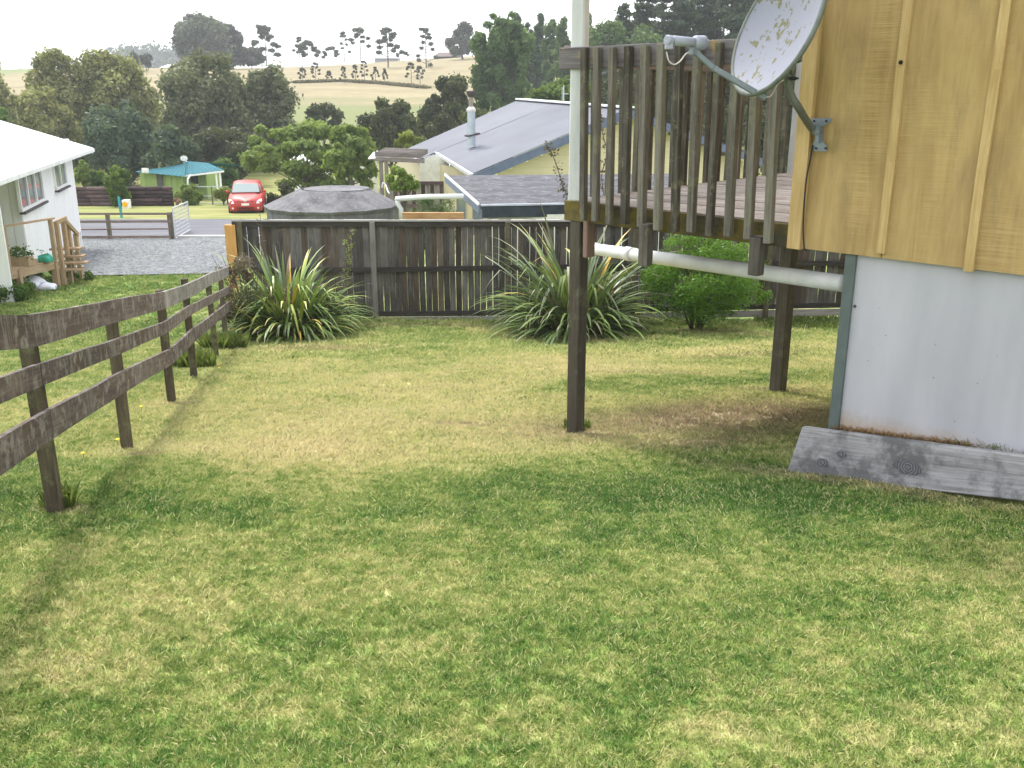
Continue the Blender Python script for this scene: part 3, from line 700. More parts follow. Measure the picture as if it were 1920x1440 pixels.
# ================================================================== POST AND RAIL FENCE (left)
railf = wood("fence_rail_timber", (.028, .019, .018), (.080, .058, .052), (.18, .145, .13), lichen=(.30, .275, .24), lamt=.35, lscale=11, tone=.12, stain=(.10, .065, .028), samt=.6, bmp=.6, drip=(.19, .17, .15))
railp = wood("pale_fence_rail_timber", (.09, .08, .073), (.18, .165, .15), (.29, .275, .25), lichen=(.35, .33, .30), lamt=.3, lscale=12, tone=.1, drip=(.38, .36, .33))
postf = wood("fence_post_timber", (.03, .022, .015), (.075, .06, .038), (.15, .13, .08), tone=.15, lichen=(.14, .15, .07), lamt=.3)
def fl(px, py):                             # distance at which a pixel column crosses the fence line x = -1.25-.217 Y
    d = ray(px, py); k = d.x/d.y; return -1.25/(k+.217)
posts = [(118, 955, (50, 590)), (250, 850, (207, 568)), (327, 755, (304, 548)), (361, 682, (353, 517)), (408, 657, (391, 505))]
pf_ = []
for (bx_, by_, (tx_, ty_)) in posts:
    Y = fl((bx_+tx_)/2, (by_+ty_)/2); pf_.append(Y)
pf_ = [2.25]+pf_+[13.6]
fx = lambda Y: -1.25-.217*Y
# (top, bottom) pixel rows of the three rails at each post (measured), converted to heights
rows = {0: [(-1)]}
rpx = [None,
       [(58, 592, 650), (72, 685, 721), (92, 769, 822)],
       [(213, 563, 603), (220, 634, 665), (236, 693, 731)],
       [(306, 546, 580), (311, 603, 623), (320, 650, 686)],
       [(355, 528, 560), (358, 572, 588), (362, 613, 643)],
       [(397, 509, 534), (400, 551, 567), (404, 588, 603)],
       [(430, 498, 517), (431, 535, 549), (432, 566, 577)]]
zc = [[None]*3 for _ in range(7)]; wd = [[None]*3 for _ in range(7)]
RX = -1.215                                  # the rails' own plane, a little nearer the yard than the posts
def flr(px, py): d = ray(px, py); return -RX/(d.x/d.y*-1-.217)
YR_ = [[None]*3 for _ in range(7)]
for i in range(1, 7):
    for j in range(3):
        px, a, b_ = rpx[i][j]; Y = flr(px, (a+b_)/2); YR_[i][j] = Y
        zc[i][j] = (W(px, a, Y).z+W(px, b_, Y).z)/2
for j, py in enumerate((624, 731, 854)):
    Y = flr(0, py); z0_ = W(0, py, Y).z; YR_[0][j] = 2.2; zc[0][j] = zc[1][j]+(z0_-zc[1][j])*(YR_[1][j]-2.2)/(YR_[1][j]-Y)
fd = Vector((-.217, 1, 0)).normalized(); fn = Vector((1, .217, 0)).normalized()  # fn towards the yard
rf = thing("post_and_rail_fence", (fx(pf_[3]), pf_[3], zgf(fx(pf_[3]), pf_[3])), "three-rail weathered timber fence stepping down the left side of the lawn", "fence")
for i in range(7):
    Y = pf_[i]; x = fx(Y); g_ = zgf(x, Y); zt = zc[i][0]+(.005 if i < 3 else .03) if i != 4 else zc[i][0]+.08
    lx = [0, .01, .0, .0, 0, .01, 0][i]
    mb = MB(); mb.beam((x+lx-.022*fn.x, Y, g_-.3), (x-lx-.022*fn.x, Y, zt+.015), .062, .068, up=fn); mb.build("post", postf, rf, bevel=.004)
HW = [.142, .098, .135]
for j in range(3):
    brk = {0: [0, 1, 3, 5, 6], 1: [0, 1, 3, 5, 6], 2: [0, 1, 3, 5, 6]}[j]
    if j == 0: brk = [0, 1, 3, 5, 6]
    if j == 2: brk = [0, 1, 3, 4, 6]
    for a, b_ in zip(brk[:-1], brk[1:]):
        # one board spanning posts a..b, following the ground so slightly bent at the middle post
        pts = []
        for i in range(a, b_+1): pts.append(Vector((RX-.217*YR_[i][j], YR_[i][j], zc[i][j])))
        sub = [];
        for k in range(len(pts)-1):
            for t in (0, .25, .5, .75): sub.append(pts[k].lerp(pts[k+1], t)-Vector((0, 0, 1))*0)
        sub.append(pts[-1]); sub[0] = sub[0]+fd*.004; sub[-1] = sub[-1]-fd*.004
        # loft a single board
        V = []; Fc = []; uv = []; acc = [0]
        for k in range(1, len(sub)): acc.append(acc[-1]+(sub[k]-sub[k-1]).length)
        jit = [random.uniform(-.003, .003) for _ in sub]
        for k, q in enumerate(sub):
            h = HW[j]*(1+.02*math.sin(k*1.7+j)); t = .026
            for (sx, sz) in ((-1, -1), (1, -1), (1, 1), (-1, 1)): V.append(q+fn*(sx*t/2)+Vector((0, 0, sz*h/2+jit[k]*(sz > 0))))
        mb = MB(); mb.v = [tuple(v) for v in V]; ou, ov = random.random()*9, random.random()*9
        for k in range(len(sub)-1):
            for e in range(4):
                e2 = (e+1) % 4; mb.f.append((4*k+e, 4*k+e2, 4*k+4+e2, 4*k+4+e)); ww = t if e % 2 == 0 else HW[j]
                v0 = ov if e != 3 else ov+ww; v1 = ov+ww if e != 3 else ov
                mb.uv += [(ou+acc[k], v0), (ou+acc[k], v1), (ou+acc[k+1], v1), (ou+acc[k+1], v0)]
        n0 = 4*(len(sub)-1); mb.f += [(3, 2, 1, 0), (n0, n0+1, n0+2, n0+3)]; mb.uv += [(ou, ov), (ou, ov+.1), (ou+.02, ov+.1), (ou+.02, ov)]*2
        mb.build("rail", railp if (a >= 3 and j == 0) else railf, rf)
# ================================================================== BACK PALING FENCE
YB = 16.5
def fbz(x):                                  # foot of the fence across the back
    pxs = [300, 660, 900, 1560, 2200]; pys = [603, 601, 599, 584, 575]
    return np.interp(x, [W(a, b_, YB).x for a, b_ in zip(pxs, pys)], [W(a, b_, YB).z for a, b_ in zip(pxs, pys)])
ztop = W(750, 412, YB).z; x0 = W(444, 500, YB).x; x1 = W(1760, 500, YB).x
palm = [wood("paling_timber", (.026, .021, .018), (.086, .079, .072), (.18, .17, .157), tone=.28, stain=(.05, .042, .036), samt=.7),
        wood("brown_paling_timber", (.028, .020, .015), (.085, .064, .049), (.15, .122, .10), tone=.28, stain=(.06, .045, .035), samt=.6)]
bf = thing("paling_fence", (0, YB, zgf(0, YB)), "tall dark weathered paling fence across the back of the lawn", "fence")
pms = []
for k in range(10):
    wv_ = .10+.002*(k % 3); h = 1.0
    mb = MB(); n = 5; mb.v = []
    for i in range(n):
        z = i/(n-1); cx = .003*math.sin(i*2.2+k); ww = wv_/2*(1+.03*math.sin(i*1.9+k*1.3))
        for (sx, sy) in ((-1, -1), (1, -1), (1, 1), (-1, 1)): mb.v.append((cx+sx*ww, sy*.0085+.004*math.sin(i+k)*(1 if i else 0), z))
    ou, ov = random.random()*9, random.random()*9
    for i in range(n-1):
        for e in range(4):
            e2 = (e+1) % 4; mb.f.append((4*i+e, 4*i+e2, 4*i+4+e2, 4*i+4+e)); a_, b_ = (ou+i*.45, ou+(i+1)*.45)
            v0, v1 = (0, .1) if e == 0 else (.12, .14); mb.uv += [(a_, ov+v0), (a_, ov+v1), (b_, ov+v1), (b_, ov+v0)]
    m_ = 4*(n-1); mb.f += [(3, 2, 1, 0), (m_, m_+1, m_+2, m_+3)]; mb.uv += [(0, 0), (0, .1), (.02, .1), (.02, 0)]*2
    pms.append(mb.mesh("paling", palm[1] if k in (3, 7) else palm[0]))
x = x0; i = 0
prand = random.Random(11)
while x < x1:
    zf = float(fbz(x)); h = ztop-zf-.05
    tw = prand.uniform(-.008, .008); gap = prand.choice([.0005, .001, .004, .001, .006])
    if 880 < 960+x/YB*F*1.0 < 1090: gap = prand.choice([.001, .007, .002])
    o = link("paling", pms[prand.randrange(10)], bf, (x+.05, prand.uniform(-.004, .004)+.03, zf+.06-zgf(0, YB)), (prand.uniform(-.006, .006), tw, prand.uniform(-.03, .03)), (1, 1, h-.01+prand.uniform(-.012, .006)))
    x += .104+gap; i += 1
capm = wood("pale_cap_timber", (.14, .13, .125), (.26, .25, .235), (.38, .37, .35), tone=.1)
darkr = wood("dark_rail_timber", (.014, .012, .011), (.038, .032, .029), (.08, .07, .06), tone=.1)
def span(z0f, w_, h_, name, mat, y, seg=2.4):
    xx = x0-.02
    while xx < x1-.1:
        xe = min(xx+seg, x1); mb = MB(); mb.beam((xx+.003, y, z0f(xx)), (xe-.003, y, z0f(xe)), w_, h_); mb.build(name, mat, bf); xx = xe
span(lambda x: ztop-.014, .13, .026, "cap_rail", capm, YB+.01)
span(lambda x: ztop-.075, .045, .085, "rail", darkr, YB-.012)
zmid = lambda x: float(np.interp(x, [W(700, 506, YB).x, W(1500, 493, YB).x], [W(700, 506, YB).z, W(1500, 493, YB).z]))
span(zmid, .045, .085, "rail", darkr, YB-.012)
span(lambda x: float(fbz(x))+.12, .045, .08, "rail", darkr, YB-.012)
span(lambda x: float(fbz(x))+.005, .03, .12, "plinth_board", wood("pale_plinth_timber", (.14, .13, .12), (.26, .24, .22), (.40, .38, .35), tone=.1), YB-.045)
lightpost = wood("grey_post_timber", (.07, .062, .056), (.15, .138, .127), (.25, .235, .22), tone=.15)
for px in (457, 702, 952, 1188, 1440, 1690):
    xx = W(px, 500, YB).x; mb = MB(); zf = float(fbz(xx)); mb.beam((xx, YB-.05, zf-.2), (xx, YB-.05, ztop-.03), .09, .075, up=(0, 1, 0)); mb.build("post", lightpost if px == 702 else postf, bf, bevel=.004)
onew = wood("new_pine_timber", (.40, .20, .055), (.52, .28, .09), (.62, .37, .15), tone=.05)
q = W(435, 460, YB-.02); mb = MB(); zz = zgf(q.x, q.y)
mb.beam((q.x, q.y, zz-.2), (q.x, q.y, W(435, 421, YB).z), .19, .10, up=(0, 1, 0)); op = mb.build("gate_post", onew, loc=(q.x, q.y, zz), bevel=.006)
setp(op, "fresh orange pine post at the left end of the dark paling fence", "post")
# ================================================================== FLAX CLUMPS
def leafmat(name, a, b_, edge=None, rough=.4):
    m, nt, pb = newmat(name); uv = uvw(nt); s = nd(nt, 'ShaderNodeSeparateXYZ', {0: uv}); r = orand(nt)
    st = noise(nt, scaled(nt, uv, (3, 60, 1)), 1, 2)
    c = mixc(nt, rng_(nt, st, .3, .7), a, b_)
    c = mixc(nt, math_(nt, 'MULTIPLY', r, .45), c, tuple(x*1.55 for x in b_))
    if edge: c = mixc(nt, rng_(nt, math_(nt, 'ADD', s.outputs[0], math_(nt, 'MULTIPLY', st, .4)), .85, 1.15), c, edge)
    nt.links.new(c, pb.inputs['Base Color']); pb.inputs['Roughness'].default_value = rough; pb.inputs['Specular IOR Level'].default_value = .5
    return m
FG = leafmat("flax_green", (.09, .165, .035), (.19, .30, .06), (.20, .24, .07))
FY = leafmat("flax_yellow_green", (.20, .28, .05), (.36, .42, .09), (.42, .38, .09))
FB = leafmat("flax_grey_green", (.085, .125, .07), (.20, .25, .15), (.20, .19, .09))
FD = leafmat("flax_dead_brown", (.10, .065, .035), (.20, .14, .08), None, .8)
FO = leafmat("flax_dying_orange", (.42, .24, .03), (.55, .36, .06), None, .5)
def flaxleaf(th0, droop, L, wmax, mat, kink=None, seg=9):
    """strap leaf rising at angle th0 from vertical and drooping; folded along its midrib"""
    V = []; Fq = []; uvs = []; r_, z = 0.0, 0.0; th = th0
    for i in range(seg+1):
        t = i/seg; wv_ = wmax*(.55+.45*math.sin(min(1, t*1.6)*math.pi/2))*(1-max(0, t-.55)**1.6/.45**1.6*.97)
        fold = .45*(1-t*.6)
        dx, dz = math.sin(th), math.cos(th)
        V += [(r_+dz*wv_*fold*.5, -wv_/2, z+ -(-dx)*0+wv_*fold*.25), (r_, 0, z), (r_+dz*wv_*fold*.5, wv_/2, z+wv_*fold*.25)]
        r_ += dx*L/seg; z += dz*L/seg
        th += droop/seg*(.3+1.7*t)
        if kink and abs(t-kink) < .5/seg: th += 1.2
    mb = MB(); mb.v = V
    for i in range(seg):
        a = 3*i; t0, t1 = i/seg, (i+1)/seg
        mb.f += [(a, a+1, a+4, a+3), (a+1, a+2, a+5, a+4)]; mb.uv += [(t0, 0), (t0, .5), (t1, .5), (t1, 0), (t0, .5), (t0, 1), (t1, 1), (t1, .5)]
    return mb.mesh("leaf", mat, smooth=True)
def variants(mats, wmax, L, rs):
    out = []
    for th in (4, 14, 24, 34, 44, 54, 64, 74, 84):
        for m_ in mats:
            for k in range(2):
                dr = R(rs.uniform(20, 85)+th*.6); kk = rs.uniform(.45, .75) if rs.random() < .22 else None
                out.append((R(th), m_, flaxleaf(R(th), dr, L*rs.uniform(.9, 1.05), wmax*rs.uniform(.8, 1.15), m_, kk)))
    return out
def flax(name, c, label, n, mats, wts, wmax, L, spread, seed, thpow=.75, dead=70):
    rs = random.Random(seed); vs = variants(mats, wmax, L, rs); root = thing(name, c, label, "flax plant", "flax clumps in front of the paling fence")
    for i in range(n):
        th = R(88)*rs.random()**thpow; m_ = rs.choices(mats, wts)[0]
        cand = sorted([v for v in vs if v[1] is m_], key=lambda v: abs(v[0]-th))[:3]; v = rs.choice(cand)
        a = rs.uniform(0, 2*math.pi); rr = spread*rs.random()**.6
        sc = rs.uniform(.66, 1.06)*(1 if math.degrees(v[0]) < 38 else .82 if math.degrees(v[0]) < 60 else .66)
        link("leaf", v[2], root, (rr*math.cos(a), rr*math.sin(a), -.02), (rs.uniform(-.12, .12), rs.uniform(-.12, .12), a+rs.uniform(-.4, .4)), (sc, sc, sc))
    # the many further leaves inside the clump, joined
    IV = []; IQ = []; IT = []
    for i in range(int(n*1.6)):
        th = R(80)*rs.random()**thpow; v = min([q for q in vs if q[1] is mats[0]], key=lambda v: abs(v[0]-th)); a = rs.uniform(0, 2*math.pi); rr = spread*rs.random()**.6; sc = rs.uniform(.55, .92)
        me = v[2]; co = np.empty(len(me.vertices)*3); me.vertices.foreach_get('co', co); co = co.reshape(-1, 3)*sc; ca_, sa_ = math.cos(a), math.sin(a)
        co = np.stack([co[:, 0]*ca_-co[:, 1]*sa_+rr*math.cos(a+.3), co[:, 0]*sa_+co[:, 1]*ca_+rr*math.sin(a+.3), co[:, 2]-.02], -1)
        b = len(IV)*len(co) if IV else 0; IV.append(co); q = np.array([p.vertices[:] for p in me.polygons]); IQ.append(q+b); IT += [rs.random()]*len(q)
    o = link("inner_leaves", np_mesh("inner_leaves", np.concatenate(IV), np.concatenate(IQ), innerm, IT, smooth=True), root); o['kind'] = 'stuff'
    # skirt of dead hanging leaves
    P = MB(); V = []; Q = []; ti = []
    for i in range(dead*3):
        a = rs.uniform(0, 2*math.pi); r0 = spread*rs.uniform(.3, 1.1); L2 = rs.uniform(.35, .95); w_ = rs.uniform(.012, .035)
        h0 = rs.uniform(.15, .75); out_ = rs.uniform(.15, .55)
        px_, py_, pz_ = r0*math.cos(a), r0*math.sin(a), h0; da = a+rs.uniform(-.5, .5)
        for k in range(4):
            t0, t1 = k/4, (k+1)/4
            def pt(t): return (px_+math.cos(da)*out_*L2*t, py_+math.sin(da)*out_*L2*t, max(.0, pz_+ .1*math.sin(t*3)-L2*t*t*.9))
            p0, p1 = pt(t0), pt(t1); nx_, ny_ = -math.sin(da)*w_/2, math.cos(da)*w_/2; b = len(V)
            V += [(p0[0]-nx_, p0[1]-ny_, p0[2]), (p0[0]+nx_, p0[1]+ny_, p0[2]), (p1[0]+nx_, p1[1]+ny_, p1[2]), (p1[0]-nx_, p1[1]-ny_, p1[2])]
            Q.append((b, b+1, b+2, b+3)); ti.append(rs.random())
    o = link("dead_leaves", np_mesh("dead_leaves", np.array(V), np.array(Q), deadm, ti), root); o['kind'] = 'stuff'
    return root
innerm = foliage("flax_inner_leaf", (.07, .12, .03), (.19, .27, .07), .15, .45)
deadm = foliage("dry_leaf_litter", (.075, .058, .036), (.24, .18, .11), .1, .8)
c1 = W(545, 640, 14.9); c1.z = zgf(c1.x, c1.y); c2 = W(1078, 618, 15.1); c2.z = zgf(c2.x, c2.y)
flax("flax_bush", c1, "dense green flax clump with yellow dying leaves at the left end of the paling fence", 298, [FG, FY, FB, FD, FO], [.50, .32, .10, .05, .03], .052, 1.62, .42, 5, .86, 100)
flax("flax_bush", c2, "sparser bluish flax clump with broad arching leaves behind the deck post", 230, [FB, FG, FY, FD, FO], [.66, .12, .06, .11, .05], .068, 2.15, .30, 9, .74, 70)
# undergrowth that fills the heart of each clump
def lowgrowth(name, blobs, n, size, mat, label, cat, seed, asp=.5, parent=None):
    g = np.random.default_rng(seed); P, Nn, ti = crown_pts(blobs, n, g, .3, .4); V, Q = leafquads(P, Nn, size, asp, g=g)
    c = np.array([blobs[0][0], blobs[0][1], min(b[2] for b in blobs)]); off = Vector(c)
    if parent: off = world_loc(parent)
    o = link(name, np_mesh(name, V-np.array(off), Q, mat, ti), parent, (0, 0, 0) if parent else off)
    if label: setp(o, label, cat)
    return o
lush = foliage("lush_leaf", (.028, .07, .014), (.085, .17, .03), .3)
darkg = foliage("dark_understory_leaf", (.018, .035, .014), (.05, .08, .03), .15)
fb_ = [o for o in S.objects if o.name.startswith("flax_bush")]
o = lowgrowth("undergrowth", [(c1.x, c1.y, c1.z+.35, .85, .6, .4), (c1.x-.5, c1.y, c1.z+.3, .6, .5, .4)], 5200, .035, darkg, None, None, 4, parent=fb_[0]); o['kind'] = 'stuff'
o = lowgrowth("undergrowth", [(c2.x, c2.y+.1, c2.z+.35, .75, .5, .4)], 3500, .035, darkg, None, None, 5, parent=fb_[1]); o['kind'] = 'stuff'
# dry flowering shrub between rail fence and flax
twm = foliage("dry_pink_twig_leaf", (.085, .065, .055), (.24, .18, .145), .15, .8)
q = W(455, 600, 14.6); zq = zgf(q.x, q.y)
dsb = thing("dry_shrub", (q.x, q.y, zq), "dry twiggy pinkish brown shrub between the rail fence end and the big flax", "shrub")
g = np.random.default_rng(8)
bl = blobs_in(q.x-.02, q.y, zq+.75, .42, .4, .62, 14, g)
P, Nn, ti = crown_pts(bl, 3800, g, .1); V, Q = leafquads(P, Nn, .018, .5, g=g); link("foliage", np_mesh("foliage", V-np.array([q.x, q.y, zq]), Q, twm, ti), dsb)
mb = MB(); rs = random.Random(3)
for i in range(26):
    a = rs.uniform(0, 6.28); tp = Vector((q.x+.45*math.cos(a)*rs.random(), q.y+.4*math.sin(a)*rs.random(), zq+rs.uniform(.7, 1.4)))
    mb.tube([(q.x, q.y, zq), Vector((q.x, q.y, zq)).lerp(tp, .5)+Vector((.05, 0, .08)), tp], [.008, .006, .003], 4)
twig = plain("twig_bark", (.11, .085, .065), .9); mb.build("stems", twig, dsb)
# flax flower stalks and thin sapling in front of the fence
for (px, py0, py1, Y, lab, sd_) in ((487, 560, 395, 15.4, "bare seed stalk left of centre over the big flax", 1), (520, 560, 425, 15.5, "leaning seed stalk just behind the big flax centre", 2)):
    b0, t0 = W(px+8, py0, Y), W(px, py1, Y); b0.z = zgf(b0.x, b0.y); rs = random.Random(sd_)
    st = thing("seed_stalk", b0, lab, "plant stalk", "seed stalks over the flax"); mb = MB(); mb.tube([b0, b0.lerp(t0, .6)+Vector((.03, 0, 0)), t0], [.008, .006, .003], 5)
    for k in range(12):
        f = .5+.5*k/12; p0 = b0.lerp(t0, f); mb.tube([p0, p0+Vector((rs.uniform(-.12, .12), rs.uniform(-.05, .05), rs.uniform(.02, .1)))], [.004, .006], 4)
    mb.build("stem", twig, st)
sapm = foliage("sapling_leaf", (.14, .18, .06), (.30, .34, .14), .35)
b0 = W(640, 590, 15.9); t0 = W(655, 425, 15.9); b0.z = zgf(b0.x, b0.y)
sp = thing("sapling", b0, "thin pale-leaved sapling against the palings right of the big flax", "sapling"); mb = MB(); mb.tube([b0, b0.lerp(t0, .5)+Vector((-.03, 0, 0)), t0], [.01, .007, .003], 5)
P = []; rs = random.Random(5)
for k in range(9):
    f = .35+.62*k/9; p0 = b0.lerp(t0, f); e_ = p0+Vector((rs.uniform(-.2, .25)*(1.2-f), rs.uniform(-.1, .1), rs.uniform(.05, .16))); mb.tube([p0, e_], [.004, .002], 4)
    for j in range(26): P.append(tuple(p0.lerp(e_, rs.random())+Vector((rs.gauss(0, .025), rs.gauss(0, .02), rs.gauss(0, .025)))))
mb.build("stem", twig, sp); P = np.array(P); V, Q = leafquads(P, rng.normal(size=P.shape), .02, .5); link("leaves", np_mesh("leaves", V-np.array(b0), Q, sapm, rng.random(len(P))), sp)
# ================================================================== GREEN BUSH behind the deck
bushm = foliage("bright_shrub_leaf", (.04, .12, .016), (.17, .36, .045), .35, .4)
bc = W(1305, 600, 15.2); bc.z = zgf(bc.x, bc.y)
bu = thing("green_bush", bc, "rounded bright green small-leaved bush behind the deck, against the back fence", "bush")
g = np.random.default_rng(12); cx = W(1318, 530, 15.2)
bl = blobs_in(cx.x, cx.y, cx.z+.05, .93, .62, .68, 60, g, (.19, .32)); bl += [(cx.x+dx, cx.y, cx.z+dz, r, r, r) for dx, dz, r in ((.98, -.25, .13), (1.08, -.2, .08), (-.55, .62, .14), (.2, .72, .12), (.65, .6, .12), (-.9, .1, .13), (.85, .3, .13), (-.2, .74, .09))]
P, Nn, ti = crown_pts(bl, 21000, g, .6, .3); V, Q = leafquads(P, Nn, .021, .62, g=g)
link("crown", np_mesh("crown", V-np.array(bc), Q, bushm, ti), bu)
mb = MB(); rs = random.Random(2)
for i in range(9):
    a = rs.uniform(0, 6.28); tp = Vector((bc.x+.6*math.cos(a)*rs.random(), bc.y+.4*math.sin(a)*rs.random(), bc.z+rs.uniform(.7, 1.1)))
    mb.tube([(bc.x+.05*math.cos(a), bc.y, bc.z-.05), Vector(bc).lerp(tp, .45)+Vector((.03, 0, .05)), tp], [.022, .015, .006], 6)
mb.build("trunk", plain("bush_bark", (.07, .05, .035), .9), bu)
# low weeds along fence foot and beside the fourth fence post
weedm = foliage("weed_leaf", (.05, .09, .02), (.19, .25, .07), .3)
def weeds(px, py, n, rad, h, seed, label, mat=None):
    c = GP(px, py); g = np.random.default_rng(seed)
    th = g.uniform(0, 2*np.pi, n); rr = rad*g.random(n)**.7; x = c.x+rr*np.cos(th); y = c.y+rr*np.sin(th); z = zg(x, y)
    hh = h*(.4+.8*g.random(n)); an = g.uniform(0, 2*np.pi, n); ln = hh*g.uniform(.1, .7, n); w_ = .006+.012*g.random(n)
    bx2 = np.stack([x, y, z], -1); tipv = bx2+np.stack([np.cos(an)*ln, np.sin(an)*ln, hh], -1); sd2 = np.stack([-np.sin(an)*w_, np.cos(an)*w_, 0*an], -1)
    midp = (bx2+tipv)/2+np.stack([0*an, 0*an, hh*.12], -1)
    V = np.stack([bx2-sd2*.5, bx2+sd2*.5, midp+sd2, tipv, midp-sd2], 1).reshape(-1, 3); Q = np.arange(5*n).reshape(n, 5)
    o = link("weeds", np_mesh("weeds", V-np.array(c), Q, mat or weedm, g.random(n)), None, c); setp(o, label, "weeds", kind='stuff')
weeds(361, 688, 900, .26, .20, 1, "pale green weeds tufted at the foot of the fourth rail fence post")
weeds(112, 955, 250, .07, .10, 2, "grass tuft at the foot of the nearest fence post")
weeds(1083, 806, 260, .10, .07, 3, "short grass round the foot of the front deck post")
weeds(1500, 606, 1600, .8, .10, 4, "low green weeds at the foot of the fence behind the deck")
weeds(420, 655, 1500, .30, .22, 6, "green weeds between the last rail fence post and the big flax")
# ================================================================== GRASS BLADES
blade, nt, pb = newmat("grass_blade"); p = pos(nt)
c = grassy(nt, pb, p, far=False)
r = nt.nodes.new('ShaderNodeObjectInfo').outputs['Random']; tt = nd(nt, 'ShaderNodeAttribute', attribute_name='tint').outputs['Fac']
c = mixc(nt, math_(nt, 'MULTIPLY', rng_(nt, math_(nt, 'ADD', r, math_(nt, 'MULTIPLY', tt, .9)), 1.15, 1.6), .7), c, (.62, .56, .30))
c = mixc(nt, math_(nt, 'MULTIPLY', rng_(nt, math_(nt, 'ADD', r, math_(nt, 'MULTIPLY', tt, .9)), .75, .2), .75), c, (.035, .085, .014))
c = mixc(nt, 1.0, c, (1.88, 1.88, 1.88), 'MULTIPLY')
nt.links.new(c, pb.inputs['Base Color']); pb.inputs['Roughness'].default_value = .6; pb.inputs['Specular IOR Level'].default_value = .2
gn = nt.nodes.new('ShaderNodeNewGeometry').outputs['Normal']
nn_ = nd(nt, 'ShaderNodeVectorMath', {0: scaled(nt, gn, (.45, .45, .45)), 1: (0, 0, 1)}, operation='ADD').outputs[0]
nn_ = nd(nt, 'ShaderNodeVectorMath', {0: nn_}, operation='NORMALIZE').outputs[0]; nt.links.new(nn_, pb.inputs['Normal'])
tr_ = nd(nt, 'ShaderNodeBsdfTranslucent', {'Color': c, 'Normal': nn_}); ms_ = nd(nt, 'ShaderNodeMixShader', {0: .3, 1: pb.outputs[0], 2: tr_.outputs[0]})
nt.links.new(ms_.outputs[0], nt.nodes['Material Output'].inputs['Surface'])
tuft = []
for k in range(4):
    g = np.random.default_rng(40+k); n = 15
    x, y = g.normal(0, .018, n), g.normal(0, .018, n); an = g.uniform(0, 2*np.pi, n); hh = .012+.020*g.random(n); ln = hh*g.uniform(.1, 1.05, n); w_ = .0011+.0008*g.random(n)
    b0 = np.stack([x, y, 0*x-.004], -1); d_ = np.stack([np.cos(an), np.sin(an), 0*an], -1); sdv = np.stack([-np.sin(an), np.cos(an), 0*an], -1)*w_[:, None]
    m_ = b0+d_*(ln*.35)[:, None]+np.array([0, 0, 1])*(hh*.62)[:, None]; t_ = b0+d_*ln[:, None]+np.array([0, 0, 1])*hh[:, None]
    V = np.stack([b0-sdv, b0+sdv, m_+sdv*.9, t_, m_-sdv*.9], 1).reshape(-1, 3); Q = np.arange(5*n).reshape(n, 5)
    me = np_mesh("grass_tuft", V, Q, blade, g.random(n)); tuft.append(bpy.data.objects.new("grass_tuft", me))
def scatter(name, pts, rz, sc, idx, srcs, label=None):
    me = bpy.data.meshes.new(name); n = len(pts); me.vertices.add(n); me.vertices.foreach_set('co', pts.astype(np.float32).ravel())
    for an_, v in (('rz', rz), ('sc', sc)):
        a = me.attributes.new(an_, 'FLOAT', 'POINT'); a.data.foreach_set('value', v.astype(np.float32))
    a = me.attributes.new('idx', 'INT', 'POINT'); a.data.foreach_set('value', idx.astype(np.int32)); me.update()
    o = bpy.data.objects.new(name, me); COL.objects.link(o)
    ng = bpy.data.node_groups.new(name, 'GeometryNodeTree'); ng.interface.new_socket('Geometry', in_out='INPUT', socket_type='NodeSocketGeometry'); ng.interface.new_socket('Geometry', in_out='OUTPUT', socket_type='NodeSocketGeometry')
    gi = ng.nodes.new('NodeGroupInput'); go = ng.nodes.new('NodeGroupOutput'); ip = ng.nodes.new('GeometryNodeInstanceOnPoints')
    g2 = ng.nodes.new('GeometryNodeGeometryToInstance')
    for s in srcs[::-1]:
        oi = ng.nodes.new('GeometryNodeObjectInfo'); oi.inputs['Object'].default_value = s; ng.links.new(oi.outputs['Geometry'], g2.inputs[0])
    def attr(nm, t):
        a = ng.nodes.new('GeometryNodeInputNamedAttribute'); a.data_type = t; a.inputs['Name'].default_value = nm; return a.outputs['Attribute']
    cx_ = ng.nodes.new('ShaderNodeCombineXYZ'); ng.links.new(attr('rz', 'FLOAT'), cx_.inputs[2])
    e2 = ng.nodes.new('FunctionNodeEulerToRotation'); ng.links.new(cx_.outputs[0], e2.inputs[0])
    ng.links.new(gi.outputs[0], ip.inputs['Points']); ng.links.new(g2.outputs[0], ip.inputs['Instance']); ip.inputs['Pick Instance'].default_value = True
    ng.links.new(attr('idx', 'INT'), ip.inputs['Instance Index']); ng.links.new(e2.outputs[0], ip.inputs['Rotation'])
    ng.links.new(attr('sc', 'FLOAT'), ip.inputs['Scale']); ng.links.new(ip.outputs[0], go.inputs[0])
    md = o.modifiers.new('grass', 'NODES'); md.node_group = ng; return o
g = np.random.default_rng(77); PP = []; SC = []
